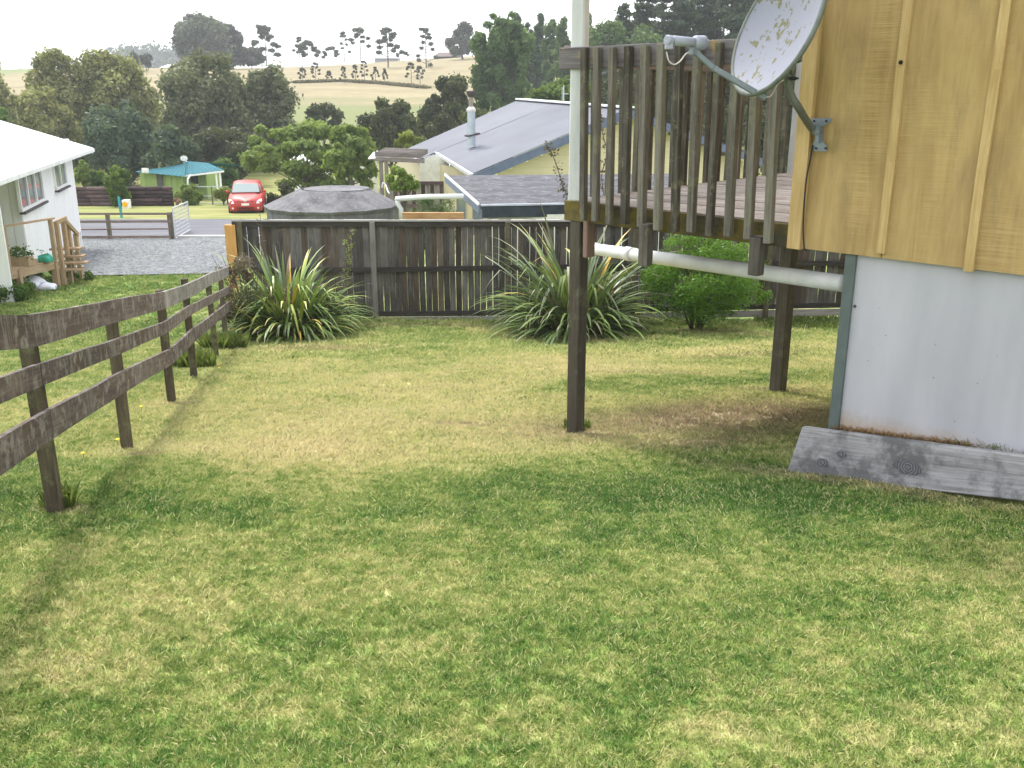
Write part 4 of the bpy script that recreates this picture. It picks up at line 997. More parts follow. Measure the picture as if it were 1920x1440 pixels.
for (ya, yb, dens, s) in ((1.6, 2.6, 4600, .68), (2.6, 3.8, 3900, .72), (3.8, 5.5, 2900, .82), (5.5, 8, 1700, 1.0), (8, 12, 850, 1.3), (12, 16.4, 300, 2.0), (16.4, 23.5, 130, 2.2)):
    xa, xb = -.56*yb-.5, (.56*yb+.5 if yb < 17.5 else -1.5); 
    if yb <= 6: pass
    n = int((xb-xa)*(yb-ya)*dens); x = g.uniform(xa, xb, n); y = g.uniform(ya, yb, n)
    keep = np.ones(n, bool)
    if yb > 17.5: keep &= (x < -4.6) & (y < np.interp(x, [-20, gl[3].x, gr[3].x], [gl[3].y+.6, gl[3].y, gr[3].y])-.1)
    # none inside the house footprint
    s_ = (x-A0.x)*D.x+(y-A0.y)*D.y; n_ = (x-A0.x)*NV.x+(y-A0.y)*NV.y
    keep &= ~((s_ > sk0-.02) & (n_ > .0)); keep &= ~((s_ > sof(pb0)-.02) & (n_ > -.13))
    # thinner on worn soil
    for (px, py, rr) in ((1345, 785, .8), (1310, 832, .25), (862, 797, .12), (1100, 812, .2)):
        cc = GP(px, py); dd_ = np.hypot((x-cc.x)/rr, (y-cc.y)/(rr*.55)); keep &= (g.random(n) < .35+.65*np.clip(dd_-.3, 0, 1))
    x, y = x[keep], y[keep]
    PP.append(np.stack([x, y, zg(x, y)], -1)); SC.append(s*g.uniform(.7, 1.25, len(x)))
PP = np.concatenate(PP); SC = np.concatenate(SC); n = len(PP); print("tufts", n)
lg = scatter("lawn_grass", PP, g.uniform(0, 6.28, n), SC, g.integers(0, 4, n), tuft)
setp(lg, "short mown lawn grass, green with dry straw patches, filling the yard", "grass", kind='stuff')
# dry stems caught along base wall foot
def litter(a, b_, n, off, h, mat, seed, label):
    g = np.random.default_rng(seed); t = g.random(n); s = a+(b_-a)*t
    P0 = np.stack([A0.x+D.x*s-NV.x*off, A0.y+D.y*s-NV.y*off, 0*s], -1); f = (s-sof(pt0))/((pt1-pt0).dot(D)); P0[:, 2] = pt0.z+(pt1.z-pt0.z)*f-.02+g.random(n)*.02
    P0[:, :2] += g.normal(0, .012, (n, 2)); hh = h*(.3+g.random(n)); an = g.uniform(0, 6.28, n); d_ = np.stack([np.cos(an)*hh*.9, np.sin(an)*hh*.9, hh*.6], -1); w_ = .002
    sd2 = np.stack([-np.sin(an)*w_, np.cos(an)*w_, 0*an], -1); V = np.stack([P0-sd2, P0+sd2, P0+d_+sd2*.5, P0+d_-sd2*.5], 1).reshape(-1, 3)
    c = np.array(P0.mean(0)); o = link("dry_litter", np_mesh("dry_litter", V-c, np.arange(4*n).reshape(n, 4), mat, g.random(n)), None, tuple(c)); setp(o, label, "leaf litter", kind='stuff')
rust = foliage("rusty_litter", (.16, .085, .035), (.40, .26, .13), .1, .8)
litter(sk0-.03, sk0+.75, 900, -.01, .032, rust, 1, "rusty brown leaf litter along the foot of the white base wall")
litter(sk0+.6, sk0+1.6, 240, -.01, .04, weedm, 2, "green weeds sprouting between the plank and the base wall")
flm = plain("dandelion_yellow", (.75, .60, .03), .6)
stm = plain("flower_stem", (.12, .2, .04), .7)
fm = MB(); fm.tube([(0, 0, .045), (0, 0, .055), (0, 0, .060)], [.004, .014, .008], 8); fme = fm.mesh("flower_head", flm)
sm = MB(); sm.tube([(0, 0, 0), (0, 0, .047)], .0018, 4); sme = sm.mesh("stem", stm)
for i, (px, py, lab) in enumerate(((266, 775, "yellow dandelion below the second rail fence post gap"), (222, 838, "yellow dandelion left of the second fence post foot"), (158, 866, "yellow dandelion right of the nearest fence post"), (415, 690, "yellow dandelion on the lawn right of the last fence post"), (358, 700, "yellow dandelion beside the weedy fence post foot"), (412, 698, "yellow dandelion nearest the big flax"))):
    c = GP(px, py); t = thing("dandelion", c, lab, "dandelion", "yellow dandelions near the rail fence"); link("flower_head", fme, t); link("stem", sme, t)
# ================================================================== WHITE HOUSE (left)
def V3(x, y, z): return Vector((x, y, z))
def hproj(px, py, a, dr):                    # meet a pixel's ray with the vertical plane through a along dr
    d = ray(px, py); n = Vector((dr.y, -dr.x, 0)); return d*(a.dot(n)/d.dot(n))
whw, nt, b = newmat("white_weatherboard"); p = pos(nt); n = noise(nt, scaled(nt, p, (3, 3, .4)), 2, 4)
nt.links.new(mixc(nt, rng_(nt, n, .3, .7), (.74, .74, .76), (.84, .84, .85)), b.inputs['Base Color']); b.inputs['Roughness'].default_value = .6
whroof = plain("white_roof_iron", (.84, .84, .85), .4, .03, 1, 0, .5)
glassm, nt, b = newmat("window_glass"); b.inputs['Base Color'].default_value = (.10, .14, .15, 1); b.inputs['Roughness'].default_value = .08; b.inputs['Specular IOR Level'].default_value = .9
HD = Vector((-.268, .963, 0)).normalized(); HN = Vector((HD.y, -HD.x, 0))     # HD along the side wall away from us, HN out of it to the right
ez = -1.42
E0 = W(0, 334, 18.6); E1 = W(175, 279, 29.9); ez = (E0.z+E1.z)/2
HD = Vector((E1.x-E0.x, E1.y-E0.y, 0)).normalized(); HN = Vector((HD.y, -HD.x, 0))
Fc_ = hproj(134, 300, V3(E1.x, E1.y, 0)-HN*.5, HD); Nc = hproj(33, 350, V3(E1.x, E1.y, 0)-HN*.5, HD)
Fc_.z = Nc.z = 0
gz_ = min(zgf(Nc.x, Nc.y), zgf(Fc_.x, Fc_.y))
wh = thing("white_house", (Nc.x, Nc.y, zgf(Nc.x, Nc.y)), "bright white weatherboard house with white corrugated roof at the left edge", "house")
wtop = ez+.02
Lw = (Fc_-Nc).length
# vertical boards of the side wall, each a board
bmw = 0.205; nb = int(Lw/bmw); bmw = Lw/nb
for i in range(nb):
    a = Nc+HD*(i+.5)*bmw; mb = MB(); mb.beam((a.x, a.y, gz_+.55), (a.x, a.y, wtop), bmw-.012, .03, up=HN); mb.build("wall_board", whw, wh)
mb = MB(); a = (Nc+Fc_)/2-HN*.035; mb.beam((a.x, a.y, gz_+.5), (a.x, a.y, wtop), Lw-.01, .03, up=HN); mb.build("wall", whw, wh)
a = (Nc+Fc_)/2-HN*.06; mb = MB(); mb.beam((a.x, a.y, gz_-.6), (a.x, a.y, gz_+.52), Lw, .05, up=HN); mb.build("foundation", plain("foundation_cream", (.66, .64, .58), .8), wh)
# near return wall facing us (grey in shade) and inner wing
nbb = 14
for i in range(nbb):
    a = Nc-HN*(i+.5)*.2; mb = MB(); mb.beam((a.x, a.y, gz_+.55), (a.x, a.y, wtop), .19, .03, up=HD); mb.build("wall_board", whw, wh)
a = Nc-HN*1.45+HD*.035; mb = MB(); mb.beam((a.x, a.y, gz_-.6), (a.x, a.y, wtop), 2.9, .03, up=HD); mb.build("wall", whw, wh)
wl0 = W(14, 480, 18.4); wl0.z = 0
mb = MB(); a = wl0-HN*1.5; mb.beam((a.x, a.y, zgf(a.x, a.y)-.3), (a.x, a.y, wtop), 3.0, .08, up=HD); mb.build("wing_wall", whw, wh)
# far gable wall
a = Fc_-HN*2.8; mb = MB(); mb.beam((a.x, a.y, gz_-.6), (a.x, a.y, wtop+.3), 5.6, .08, up=HD); mb.build("wall", whw, wh)
# corrugated roof: real ridged sheet, eave to ridge
def corr_roof(name, e0, e1, r0, r1, pitchm, amp, mat, parent, th=.0):
    """ridged sheet; e0-e1 eave line, r0-r1 ridge line; corrugations run eave to ridge"""
    L = (e1-e0).length; n = int(L/pitchm)*4; nrm = (e1-e0).cross(r0-e0).normalized()
    if nrm.z < 0: nrm = -nrm
    V = []; 
    for i in range(n+1):
        t = i/n; o_ = nrm*(amp*math.sin(i*math.pi/2+.785))
        for q in (0, 1): V.append((e0.lerp(e1, t) if q == 0 else r0.lerp(r1, t))+o_)
    m = len(V); V2 = [v-nrm*.012 for v in V]
    Fq = [(2*i, 2*i+2, 2*i+3, 2*i+1) for i in range(n)]+[(m+2*i, m+2*i+1, m+2*i+3, m+2*i+2) for i in range(n)]
    Fq += [(2*i, m+2*i, m+2*i+2, 2*i+2) for i in range(n)]
    return rawobj(name, V+V2, Fq, mat, parent, smooth=False)
en = E1-HD*16.0; en.z = ez; ef = V3(E1.x, E1.y, ez); up_ = -HN*3.6+V3(0, 0, 3.6*.335)
corr_roof("roof", en, ef, en+up_, ef+up_, .152, .011, whroof, wh)
corr_roof("roof", en+up_*2-V3(0, 0, up_.z*2), ef+up_*2-V3(0, 0, up_.z*2), en+up_, ef+up_, .152, .011, whroof, wh)
mb = MB(); e_a = en+V3(0, 0, -.06)-HN*.02; e_b = ef+V3(0, 0, -.06)-HN*.02
mb.beam(e_a, e_b, .11, .09); mb.build("gutter", plain("gutter_white", (.70, .71, .72), .5), wh)
mb = MB(); mb.beam(ef+V3(0, 0, -.09)-HD*.03, ef+up_+V3(0, 0, -.09)-HD*.03, .03, .14); mb.build("barge_board", whw, wh)
mb = MB(); mb.slab([en-V3(0, 0, .1)-HN*.05, en-HN*.7-V3(0, 0, .1), ef-HN*.7-V3(0, 0, .1), ef-V3(0, 0, .1)-HN*.05], .02); mb.build("soffit", whw, wh)
# windows on the side wall
frm = plain("window_frame_white", (.80, .80, .80), .5, .04); silm = plain("window_sill_dark", (.07, .06, .065), .6)
def window(wallpt, dr, nn, pxs, parent, panes, frame=.07, sill=True, gm=None):
    """pxs: photograph pixels of two opposite corners (upper left, lower right at the same wall)"""
    a = hproj(*pxs[0], wallpt+nn*.03, dr); b_ = hproj(*pxs[1], wallpt+nn*.03, dr)
    sA, sB = (a-wallpt).dot(dr), (b_-wallpt).dot(dr); z1, z0 = max(a.z, b_.z), min(a.z, b_.z)
    if sA > sB: sA, sB = sB, sA
    P = lambda s, z, o=0.0: V3(*(wallpt+dr*s+nn*(.03+o)).xy, z)
    mb = MB()
    for z in (z0, z1): mb.beam(P(sA, z, .0), P(sB, z, .0), .07, frame)
    for k in range(panes+1):
        s = sA+(sB-sA)*k/panes; mb.beam(P(s, z0+frame/2, .003), P(s, z1-frame/2, .003), frame, .066, up=nn)
    wdw = mb.build("window", frm, parent)
    for k in range(panes):
        mb = MB(); s0 = sA+(sB-sA)*k/panes+frame/2; s1_ = sA+(sB-sA)*(k+1)/panes-frame/2
        mb.slab([P(s0, z0+frame/2, -.005), P(s1_, z0+frame/2, -.005), P(s1_, z1-frame/2, -.005), P(s0, z1-frame/2, -.005)], .01); mb.build("pane", gm or glassm, wdw)
    if sill: mb = MB(); mb.beam(P(sA-.05, z0-.055, .04), P(sB+.05, z0-.055, .04), .12, .05); mb.build("sill", silm, wdw)
window(Nc, HD, HN, ((26+4, 333), (82, 374)), wh, 3)
window(Nc, HD, HN, ((98, 310), (125, 345)), wh, 2)
# ------------------------------------------------------------------ timber landing and steps at the white house
pine = wood("new_deck_pine", (.24, .155, .09), (.36, .25, .155), (.48, .37, .25), tone=.15)
LB = GP(20, 520); ld = thing("timber_landing", (W(60, 500, 20).x, 20, zgf(-11, 20)), "small orange pine landing with railing and steps beside the white house", "porch steps")
Zd = W(60, 497, 20.0).z
A_ = W(17, 497, 19.6); B_ = W(112, 497, 19.9+1.2)
dA = W(16, 495, 19.3); dB = W(105, 492, 20.6)
for v in (dA, dB): v.z = Zd
dv = (dB-dA); dv.normalize(); dn = V3(-dv.y, dv.x, 0)
Ld = (dB-dA).length
for k in range(9): 
    mb = MB(); o_ = dn*(.07+k*.145); mb.beam(dA+o_, dB+o_, .135, .035); mb.build("deck_board", pine, ld)
mb = MB(); mb.beam(dA-V3(0, 0, .10), dB-V3(0, 0, .10), .04, .16); mb.build("edge_board", pine, ld)
for f in (.12, .92):
    q = dA.lerp(dB, f); mb = MB(); mb.beam((q.x, q.y+.08, zgf(q.x, q.y)-.2), (q.x, q.y+.08, Zd-.02), .12, .12); mb.build("leg", pine, ld)
rt = W(5, 425, 19.3).z
for px_t, px_b, yt, yb_ in ((6, 16, 425, 497),): 
    mb = MB(); mb.beam(dA, (dA.x, dA.y, rt), .075, .075); mb.build("rail_post", pine, ld)
mb = MB(); mb.beam(dB, (dB.x, dB.y, rt+.0), .075, .075); mb.build("rail_post", pine, ld)
mb = MB(); mb.beam(V3(dA.x, dA.y, rt)-dv*.3, V3(dB.x, dB.y, rt)+dv*.1, .09, .035); mb.build("handrail", pine, ld)
# steps going down to the right with slanting posts
st0 = dB+dv*.05; 
for k, (px, py0, py1) in enumerate(((112, 415, 500), (125, 408, 503), (133, 420, 506), (147, 438, 507))):
    Y = 20.8+.35*k; t_ = W(px-7, py0, Y); b_ = W(px+5, py1, Y); b_.x = t_.x = (b_.x+t_.x)/2; b_.z = min(b_.z, zgf(b_.x, b_.y)); mb = MB(); mb.beam(b_, t_, .085, .085); mb.build("rail_post", pine, ld)
mb = MB(); mb.beam(W(119, 410, 21.1), W(146, 440, 21.9), .05, .09); mb.build("handrail", pine, ld)
mb = MB(); mb.beam(W(106, 417, 20.8), W(124, 409, 21.1), .05, .09); mb.build("handrail", pine, ld)
for k, (px, py) in enumerate(((124, 466), (131, 480), (136, 492), (130, 505))):
    q = W(px, py, 21.3-.12*k); mb = MB(); mb.beam(q-V3(.32, .04, 0), q+V3(.32, .04, 0), .26, .04); mb.build("tread", pine, ld)
conc2 = plain("step_block_grey", (.42, .44, .38), .85)
q = GP(132, 511); mb = MB(); mb.box(q.x-.28, q.x+.28, q.y-.2, q.y+.2, q.z-.1, q.z+.14); o = mb.build("concrete_step", conc2, loc=q, bevel=.01); setp(o, "grey concrete block step at the foot of the pine steps", "step")
# planter with green plant, green bag, bags of rubbish
q = W(35, 497, 19.9); q.z = Zd+.02
pbx = thing("planter_box", q, "brown planter with a leafy green plant on the landing corner", "planter"); mb = MB(); mb.box(q.x-.28, q.x+.28, q.y-.12, q.y+.12, q.z, q.z+.17); mb.build("box", pine, pbx)
P = np.array(q)+np.array([0, 0, .25])+rng.normal(size=(260, 3))*[.2, .08, .07]; V, Q = leafquads(P, rng.normal(size=P.shape), .035); link("plant", np_mesh("plant", V-np.array(q), Q, lush, rng.random(260)), pbx)
def lump(name, c, r, mat, label, cat, seed=0, sq=(1, .8, .7)):
    me = bpy.data.meshes.new(name); bm = bmesh.new(); bmesh.ops.create_icosphere(bm, subdivisions=3, radius=1)
    rs = random.Random(seed); ph = [rs.uniform(0, 6) for _ in range(6)]
    for v in bm.verts:
        k = 1+.13*math.sin(v.co.x*4+ph[0])+.12*math.sin(v.co.y*5+ph[1]+v.co.z*3)+.06*math.sin(v.co.z*11+ph[2]+v.co.x*6)
        v.co = Vector((v.co.x*sq[0]*r*k, v.co.y*sq[1]*r*k, max(-.35*r, v.co.z*sq[2]*r*k)+.35*r))
    bm.to_mesh(me); bm.free(); me.materials.append(mat); me.polygons.foreach_set('use_smooth', [True]*len(me.polygons))
    o = link(name, me, None, c); return setp(o, label, cat)
tealbag = plain("teal_plastic", (.05, .36, .27), .45, .3, 8)
q = W(86, 490, 20.3); q.z = Zd+.02; lump("shopping_bag", q, .15, tealbag, "teal green plastic bag on the landing by the railing post", "bag", 2, (1, .6, .8))
wbag = plain("white_plastic_bag", (.72, .74, .82), .4, .08, 10)
for px, py, r_, lab, s_ in ((66, 541, .26, "larger white plastic rubbish bag on the grass by the landing", 1), (90, 543, .17, "smaller white plastic rubbish bag right of the larger one", 5)):
    c = GP(px, py+2); lump("rubbish_bag", c, r_, wbag, lab, "rubbish bag", s_)['group'] = "white rubbish bags by the landing"
c = GP(60, 549); lump("brown_bag", c, .13, plain("brown_cloth", (.22, .12, .10), .8), "small brown bundle at the foot of the white rubbish bags", "bundle", 7)
wh2 = lush
def shrubpatch(px, py, n, rx, ry, h, mat, size, seed, label, cat="shrub", kind=None, name="garden_shrub"):
    c = GP(px, py); g = np.random.default_rng(seed); bl = [(c.x+g.uniform(-rx, rx), c.y+g.uniform(-ry, ry), c.z+g.uniform(.2, .7)*h, h*.4, h*.4, h*.35) for _ in range(14)]
    P, Nn, ti = crown_pts(bl, n, g, .4, .4); V, Q = leafquads(P, Nn, size, .6, g=g); o = link(name, np_mesh(name, V-np.array(c), Q, mat, ti), None, c); setp(o, label, cat, kind=kind); return o
shrubpatch(15, 560, 3200, .5, .8, .42, lush, .035, 3, "rank green weeds growing along the foot of the white house wall", "weeds", 'stuff', "tall_weeds")
shrubpatch(110, 527, 1500, .8, .25, .22, lush, .03, 4, "low green weeds below the landing beside the rubbish bags", "weeds", 'stuff', "tall_weeds")
# ================================================================== ROADSIDE FENCE AND GATE
rdp = wood("roadside_post_timber", (.07, .06, .045), (.16, .14, .10), (.27, .25, .19), tone=.15); rdr = wood("roadside_rail_timber", (.10, .075, .065), (.20, .155, .135), (.32, .26, .23), tone=.1)
YF_ = GP(215, 449).y-.1
q0 = W(205, 440, YF_); rfz = thing("roadside_fence", (q0.x, YF_, zgf(q0.x, YF_)), "low timber rail fence along the near edge of the road, left", "fence")
for px, yt, yb_, w_ in ((206, 401, 449, .11), (322, 398, 449, .14), (90, 403, 449, .11)):
    q = W(px, 440, YF_); mb = MB(); mb.beam((q.x, YF_, zgf(q.x, YF_)-.2), (q.x, YF_, W(px, yt, YF_).z), w_, w_); mb.build("post", rdp, rfz)
for yl, yr, h in ((401, 401, .07), (416, 415, .08), (431, 429, .05), (445, 444, .09)):
    mb = MB(); mb.beam(W(60, yl, YF_-.09), W(205, (yl+yr)/2, YF_-.09), .03, h); mb.build("rail", rdr, rfz); mb = MB(); mb.beam(W(206, (yl+yr)/2, YF_-.09), W(320, yr, YF_-.09), .03, h); mb.build("rail", rdr, rfz)
galv = plain("galvanised_mesh", (.55, .57, .60), .4, .1, 9, .3)
g0, g1 = W(329, 447, YF_-.1), W(329, 400, YF_-.1); g2_, g3 = W(357, 434, YF_+3.0), W(357, 393, YF_+3.0)
g1.x = g0.x; g3.x = g2_.x; g2_.z = zgf(g2_.x, g2_.y)+.1; g3.z = g2_.z+1.0; g1.z = g0.z+1.0
gt = thing("farm_gate", (g0.x, g0.y, zgf(g0.x, g0.y)), "open galvanised mesh gate swung out beside the roadside fence post", "gate")
mb = MB(); mb.tube([g0, g1, g3, g2_, g0], .022, 6); mb.build("gate_frame", galv, gt)
for k in range(1, 12):
    mb = MB(); mb.tube([g0.lerp(g2_, k/12), g1.lerp(g3, k/12)], .008, 4, cap=False); mb.build("gate_wire", galv, gt)
for k in range(1, 8):
    mb = MB(); mb.tube([g0.lerp(g1, k/8), g2_.lerp(g3, k/8)], .008, 4, cap=False); mb.build("gate_wire", galv, gt)
# letterbox
tealp = plain("teal_paint", (.03, .30, .36), .5); lbw = plain("letterbox_white", (.74, .73, .70), .5); sunf = plain("sun_disc_orange", (.80, .42, .02), .5)
YM = GP(229, 408).y; mpt = W(228, 405, YM); zz = zgf(mpt.x, YM)
ml = thing("letterbox", (mpt.x, YM, zz), "white letterbox with an orange disc on a teal post on the far verge", "letterbox")
zt = W(225, 369, YM).z; mb = MB(); mb.beam((mpt.x, YM, zz-.1), (mpt.x-.04, YM, zt), .10, .08); mb.build("post", tealp, ml)
a, b_ = W(229, 375, YM-.1), W(242, 391, YM-.1); mb = MB(); mb.box(a.x, b_.x, YM-.18, YM+.2, b_.z, a.z); mb.build("box", lbw, ml, bevel=.01)
cc = (a+b_)/2; mb = MB(); mb.tube([(cc.x, YM-.181, cc.z), (cc.x, YM-.195, cc.z)], .125, 14); mb.build("sun_disc", sunf, ml)
# dark retaining wall beyond the road, of stacked logs
logm = wood("dark_wall_timber", (.030, .018, .020), (.075, .045, .048), (.16, .11, .11), tone=.35)
YR = GP(300, 386).y; wa, wb_ = W(120, 385, YR), W(326, 385, YR); rw = thing("log_wall", ((wa.x+wb_.x)/2, YR, zgf(wb_.x, YR)), "low dark brown wall of stacked logs beyond the road", "wall")
hW = W(240, 350, YR).z-W(240, 386, YR).z
rs = random.Random(4)
for r_ in range(5):
    x = wa.x-.6*(r_ % 2)
    while x < wb_.x-.2:
        L = rs.uniform(1.3, 2.2); xe = min(x+L, wb_.x); zc_ = zgf(x, YR)+hW*(r_+.5)/5; rr = hW/10*1.04
        mb = MB(); mb.tube([(x+.01, YR+rs.uniform(-.03, .03), zc_+rs.uniform(-.015, .015)), ((x+xe)/2, YR+rs.uniform(-.02, .02), zc_), (xe-.01, YR+rs.uniform(-.03, .03), zc_+rs.uniform(-.015, .015))], [rr, rr*1.05, rr*.95], 8); mb.build("log", logm, rw, smooth=True); x = xe
# ================================================================== GREEN BACH with teal roof
Yg = 57.0; lime = plain("lime_green_board", (.26, .36, .12), .7, .08, 3); tealr = plain("teal_roof_iron", (.006, .11, .14), .8, .12, .8)
gb = W(330, 380, Yg); gzz = zgf(gb.x, Yg)
gh = thing("green_bach", (gb.x, Yg, gzz), "small lime green cottage with a teal corrugated roof beyond the road", "cottage")
wz = lambda px, py, Y=Yg: W(px, py, Y)
def wallp(px0, px1, pyt, Y, nm="wall", mat=lime, step=.3):
    a, b2 = W(px0, pyt, Y), W(px1, pyt, Y); n = max(1, int((b2.x-a.x)/step)); 
    for i in range(n):
        x0_ = a.x+(b2.x-a.x)*i/n; x1_ = a.x+(b2.x-a.x)*(i+1)/n; zt = a.z+(b2.z-a.z)*(i+.5)/n
        mb = MB(); mb.box(x0_+.008, x1_-.008, Y-.03+.01*(i % 2), Y+.03+.01*(i % 2), gzz-.3, zt); mb.build("wall_board", mat, gh)
wallp(262, 293, 325, Yg); wallp(310, 341, 325, Yg); wallp(341, 386, 322, Yg+1.6)
mb = MB(); a, b2 = W(262, 325, Yg+.05), W(341, 325, Yg+.05); mb.box(a.x+.05, b2.x-.05, Yg+.06, Yg+4.5, gzz-.3, a.z-.05); mb.build("wall", lime, gh)
mb = MB(); a, b2 = W(341, 322, Yg+1.7), W(386, 322, Yg+1.7); mb.box(a.x+.01, b2.x-.03, Yg+1.7, Yg+4.6, gzz-.3, a.z-.05); mb.build("wall", lime, gh)
brn = plain("brown_door_grey", (.12, .10, .10), .7); mb = MB(); a, b2 = W(293.5, 326, Yg-.02), W(309.5, 380, Yg-.02); mb.box(a.x, b2.x, Yg-.04, Yg+.02, gzz-.2, a.z); dr_ = mb.build("door", brn, gh)
mb = MB(); mb.box(a.x+.12, b2.x-.12, Yg-.05, Yg-.042, a.z-.9, a.z-.2); mb.build("pane", glassm, dr_)
# porch window opening and post
mb = MB(); a, b2 = W(357, 328, Yg+1.5), W(372, 345, Yg+1.5); mb.box(a.x, b2.x, Yg+1.53, Yg+1.56, b2.z, a.z); wd_ = mb.build("window", plain("dark_opening", (.03, .035, .04), .4), gh)
mb = MB(); mb.beam((a.x-.05, Yg+1.5, a.z+.05), (b2.x+.1, Yg+1.5, a.z+.05), .06, .08); mb.beam((a.x, Yg+1.5, b2.z-.04), (b2.x, Yg+1.5, b2.z-.04), .06, .08); mb.build("frame", frm, wd_)
rr0, rr1 = W(253, 320, Yg-.5), W(346, 328, Yg-.5); rtp = W(345, 303, Yg+2.3); rr2 = W(416, 318, Yg-.2)
z_l = W(255, 322, Yg-.5).z
e0 = V3(rr0.x, Yg-.5, z_l); e1 = V3(W(346, 330, Yg-.5).x, Yg-.5, W(346, 331, Yg-.5).z); pk1 = V3(rtp.x+.1, Yg+2.4, W(345, 302, Yg+2.4).z); pk0 = V3(rr0.x+1.9, Yg+2.4, W(300, 309, Yg+2.4).z)
corr_roof("roof", e0, e1, pk0, pk1, .3, .02, tealr, gh)
e3 = V3(rr2.x, Yg+.2, W(416, 319, Yg+.2).z); e2 = V3(W(344, 325, Yg+.2).x, Yg+.2, W(344, 328, Yg+.2).z-.0); 
corr_roof("roof", e2, e3, pk1+V3(-.1, 0, .01), pk1+V3(.9, 1.2, -.18), .3, .02, tealr, gh)
corr_roof("roof", V3(e0.x, Yg+5.2, e0.z-.1), V3(e3.x, Yg+5.2, e3.z-.1), pk0, pk1+V3(.9, 1.2, -.18), .3, .02, tealr, gh)
mb = MB(); mb.tube([pk0, pk1], .07, 6); mb.beam(e2-V3(0, .02, .07), e3-V3(0, .02, .07), .05, .10); mb.build("white_trim", frm, gh)
for px in (405, 412):
    q = W(px, 322, Yg+.3); mb = MB(); mb.beam((q.x, Yg+.3, gzz-.2), (q.x, Yg+.3, q.z-.03), .09, .09); mb.build("verandah_post", frm, gh)
q = W(258, 319, Yg-.5); mb = MB(); mb.box(q.x+.28, q.x+.65, Yg-.62, Yg-.5, q.z-.14, q.z+.12); mb.build("meter_box", lbw, gh)
q = W(345, 297, Yg+2.3); mb = MB(); 
n = 14; ringd = [q+V3(.2*math.cos(2*math.pi*i/n), .08*math.cos(2*math.pi*i/n), .17*math.sin(2*math.pi*i/n)) for i in range(n)]; mb.slab(ringd, .03); mb.tube([q+V3(0, .05, 0), pk1+V3(0, 0, .02)], .02, 6)
o = mb.build("roof_dish", lbw, loc=q); setp(o, "tiny white satellite dish on the teal roof ridge", "satellite dish")
q = W(354, 352, Yg-.6); tg = thing("rain_tank", (q.x, Yg-.6, zgf(q.x, Yg)), "small pale green plastic tank in front of the lime green cottage", "tank")
mb = MB(); rt_ = .40; zt = W(354, 347, Yg-.6).z; z0_ = zgf(q.x, Yg-.6); mb.tube([(q.x, Yg-.6, z0_), (q.x, Yg-.6, zt-.25), (q.x, Yg-.6, zt-.06), (q.x, Yg-.6, zt)], [rt_, rt_, rt_*.75, rt_*.2], 16); mb.build("tank_body", plain("tank_green", (.18, .42, .28), .5), tg, smooth=True)
mb = MB(); t0 = W(352, 347, Yg-.6); mb.tube([t0, W(352, 336, Yg-.6), W(357, 328, Yg-.3)], .05, 8); mb.build("downpipe", frm, tg)
# wire fence in front of the cottage
Yw = GP(380, 383).y-.3; wf = thing("yard_fence", (W(380, 380, Yw).x, Yw, zgf(W(380, 380, Yw).x, Yw)), "low pale rail yard fence in front of the green cottage", "fence")
za = W(380, 350, Yw).z
for px in (345, 372, 399, 427): q = W(px, 380, Yw); mb = MB(); mb.beam((q.x, Yw, zgf(q.x, Yw)-.1), (q.x, Yw, za), .06, .06); mb.build("post", rdp, wf)
for dz in (0, -.5, -.9): mb = MB(); mb.beam(W(342, 350, Yw)+V3(0, 0, dz), W(428, 350, Yw)+V3(0, 0, dz), .03, .05); mb.build("rail", galv, wf)
# ================================================================== RED CAR
Yc = GP(465, 396).y; cx0 = W(465, 380, Yc).x; cz0 = zgf(cx0, Yc)
car = thing("parked_car", (cx0, Yc, cz0), "small red hatchback parked facing us on the verge beyond the road", "car")
red = plain("red_car_paint", (.42, .035, .028), .45, .04, 2, 0, .5); blk = plain("black_trim", (.02, .02, .022), .5); tyre = plain("tyre_rubber", (.025, .025, .025), .9)
wsg, nt, b = newmat("car_glass"); b.inputs['Base Color'].default_value = (.06, .12, .12, 1); b.inputs['Roughness'].default_value = .03; b.inputs['Specular IOR Level'].default_value = 1.0; b.inputs['Coat Weight'].default_value = 1
lampm = plain("headlight_lens", (.75, .77, .80), .1, .02, 5, .2, .9); silv = plain("rim_silver", (.45, .46, .48), .35, .05, 9, .6)
ca = R(11); car.rotation_euler = (0, 0, ca); car.scale = (.94, .94, .94)
def loft(secs, cap=True):                    # secs: list of (y, [(x,z)...]) half profiles from top centre to bottom
    V = []; Fq = []
    n = len(secs[0][1])
    for y, pr in secs:
        for x, z in pr: V.append((x, y, z))
        for x, z in pr[::-1]: V.append((-x, y, z))
    m = 2*n
    for i in range(len(secs)-1):
        for k in range(m):
            k2 = (k+1) % m; Fq.append((i*m+k, i*m+k2, (i+1)*m+k2, (i+1)*m+k))
    Fq.append(tuple(range(m))[::-1]); Fq.append(tuple(range((len(secs)-1)*m, len(secs)*m)))
    return V, Fq
def caro(name, V, Fq, mat, parent=car, smooth=True):
    me = bpy.data.meshes.new(name); me.from_pydata(V, [], Fq); me.materials.append(mat)
    bm = bmesh.new(); bm.from_mesh(me); bmesh.ops.recalc_face_normals(bm, faces=bm.faces); bm.to_mesh(me); bm.free()
    if smooth: me.polygons.foreach_set('use_smooth', [True]*len(me.polygons)); 
    o = bpy.data.objects.new(name, me); COL.objects.link(o); o.parent = parent; return o
def pr(zt, zs, w, zb_, wt): return [(0, zt), (wt*.6, zt-.01), (wt, zt-.05), (w, zs), (w*1.0, (zs+zb_)/2), (w*.97, zb_)]
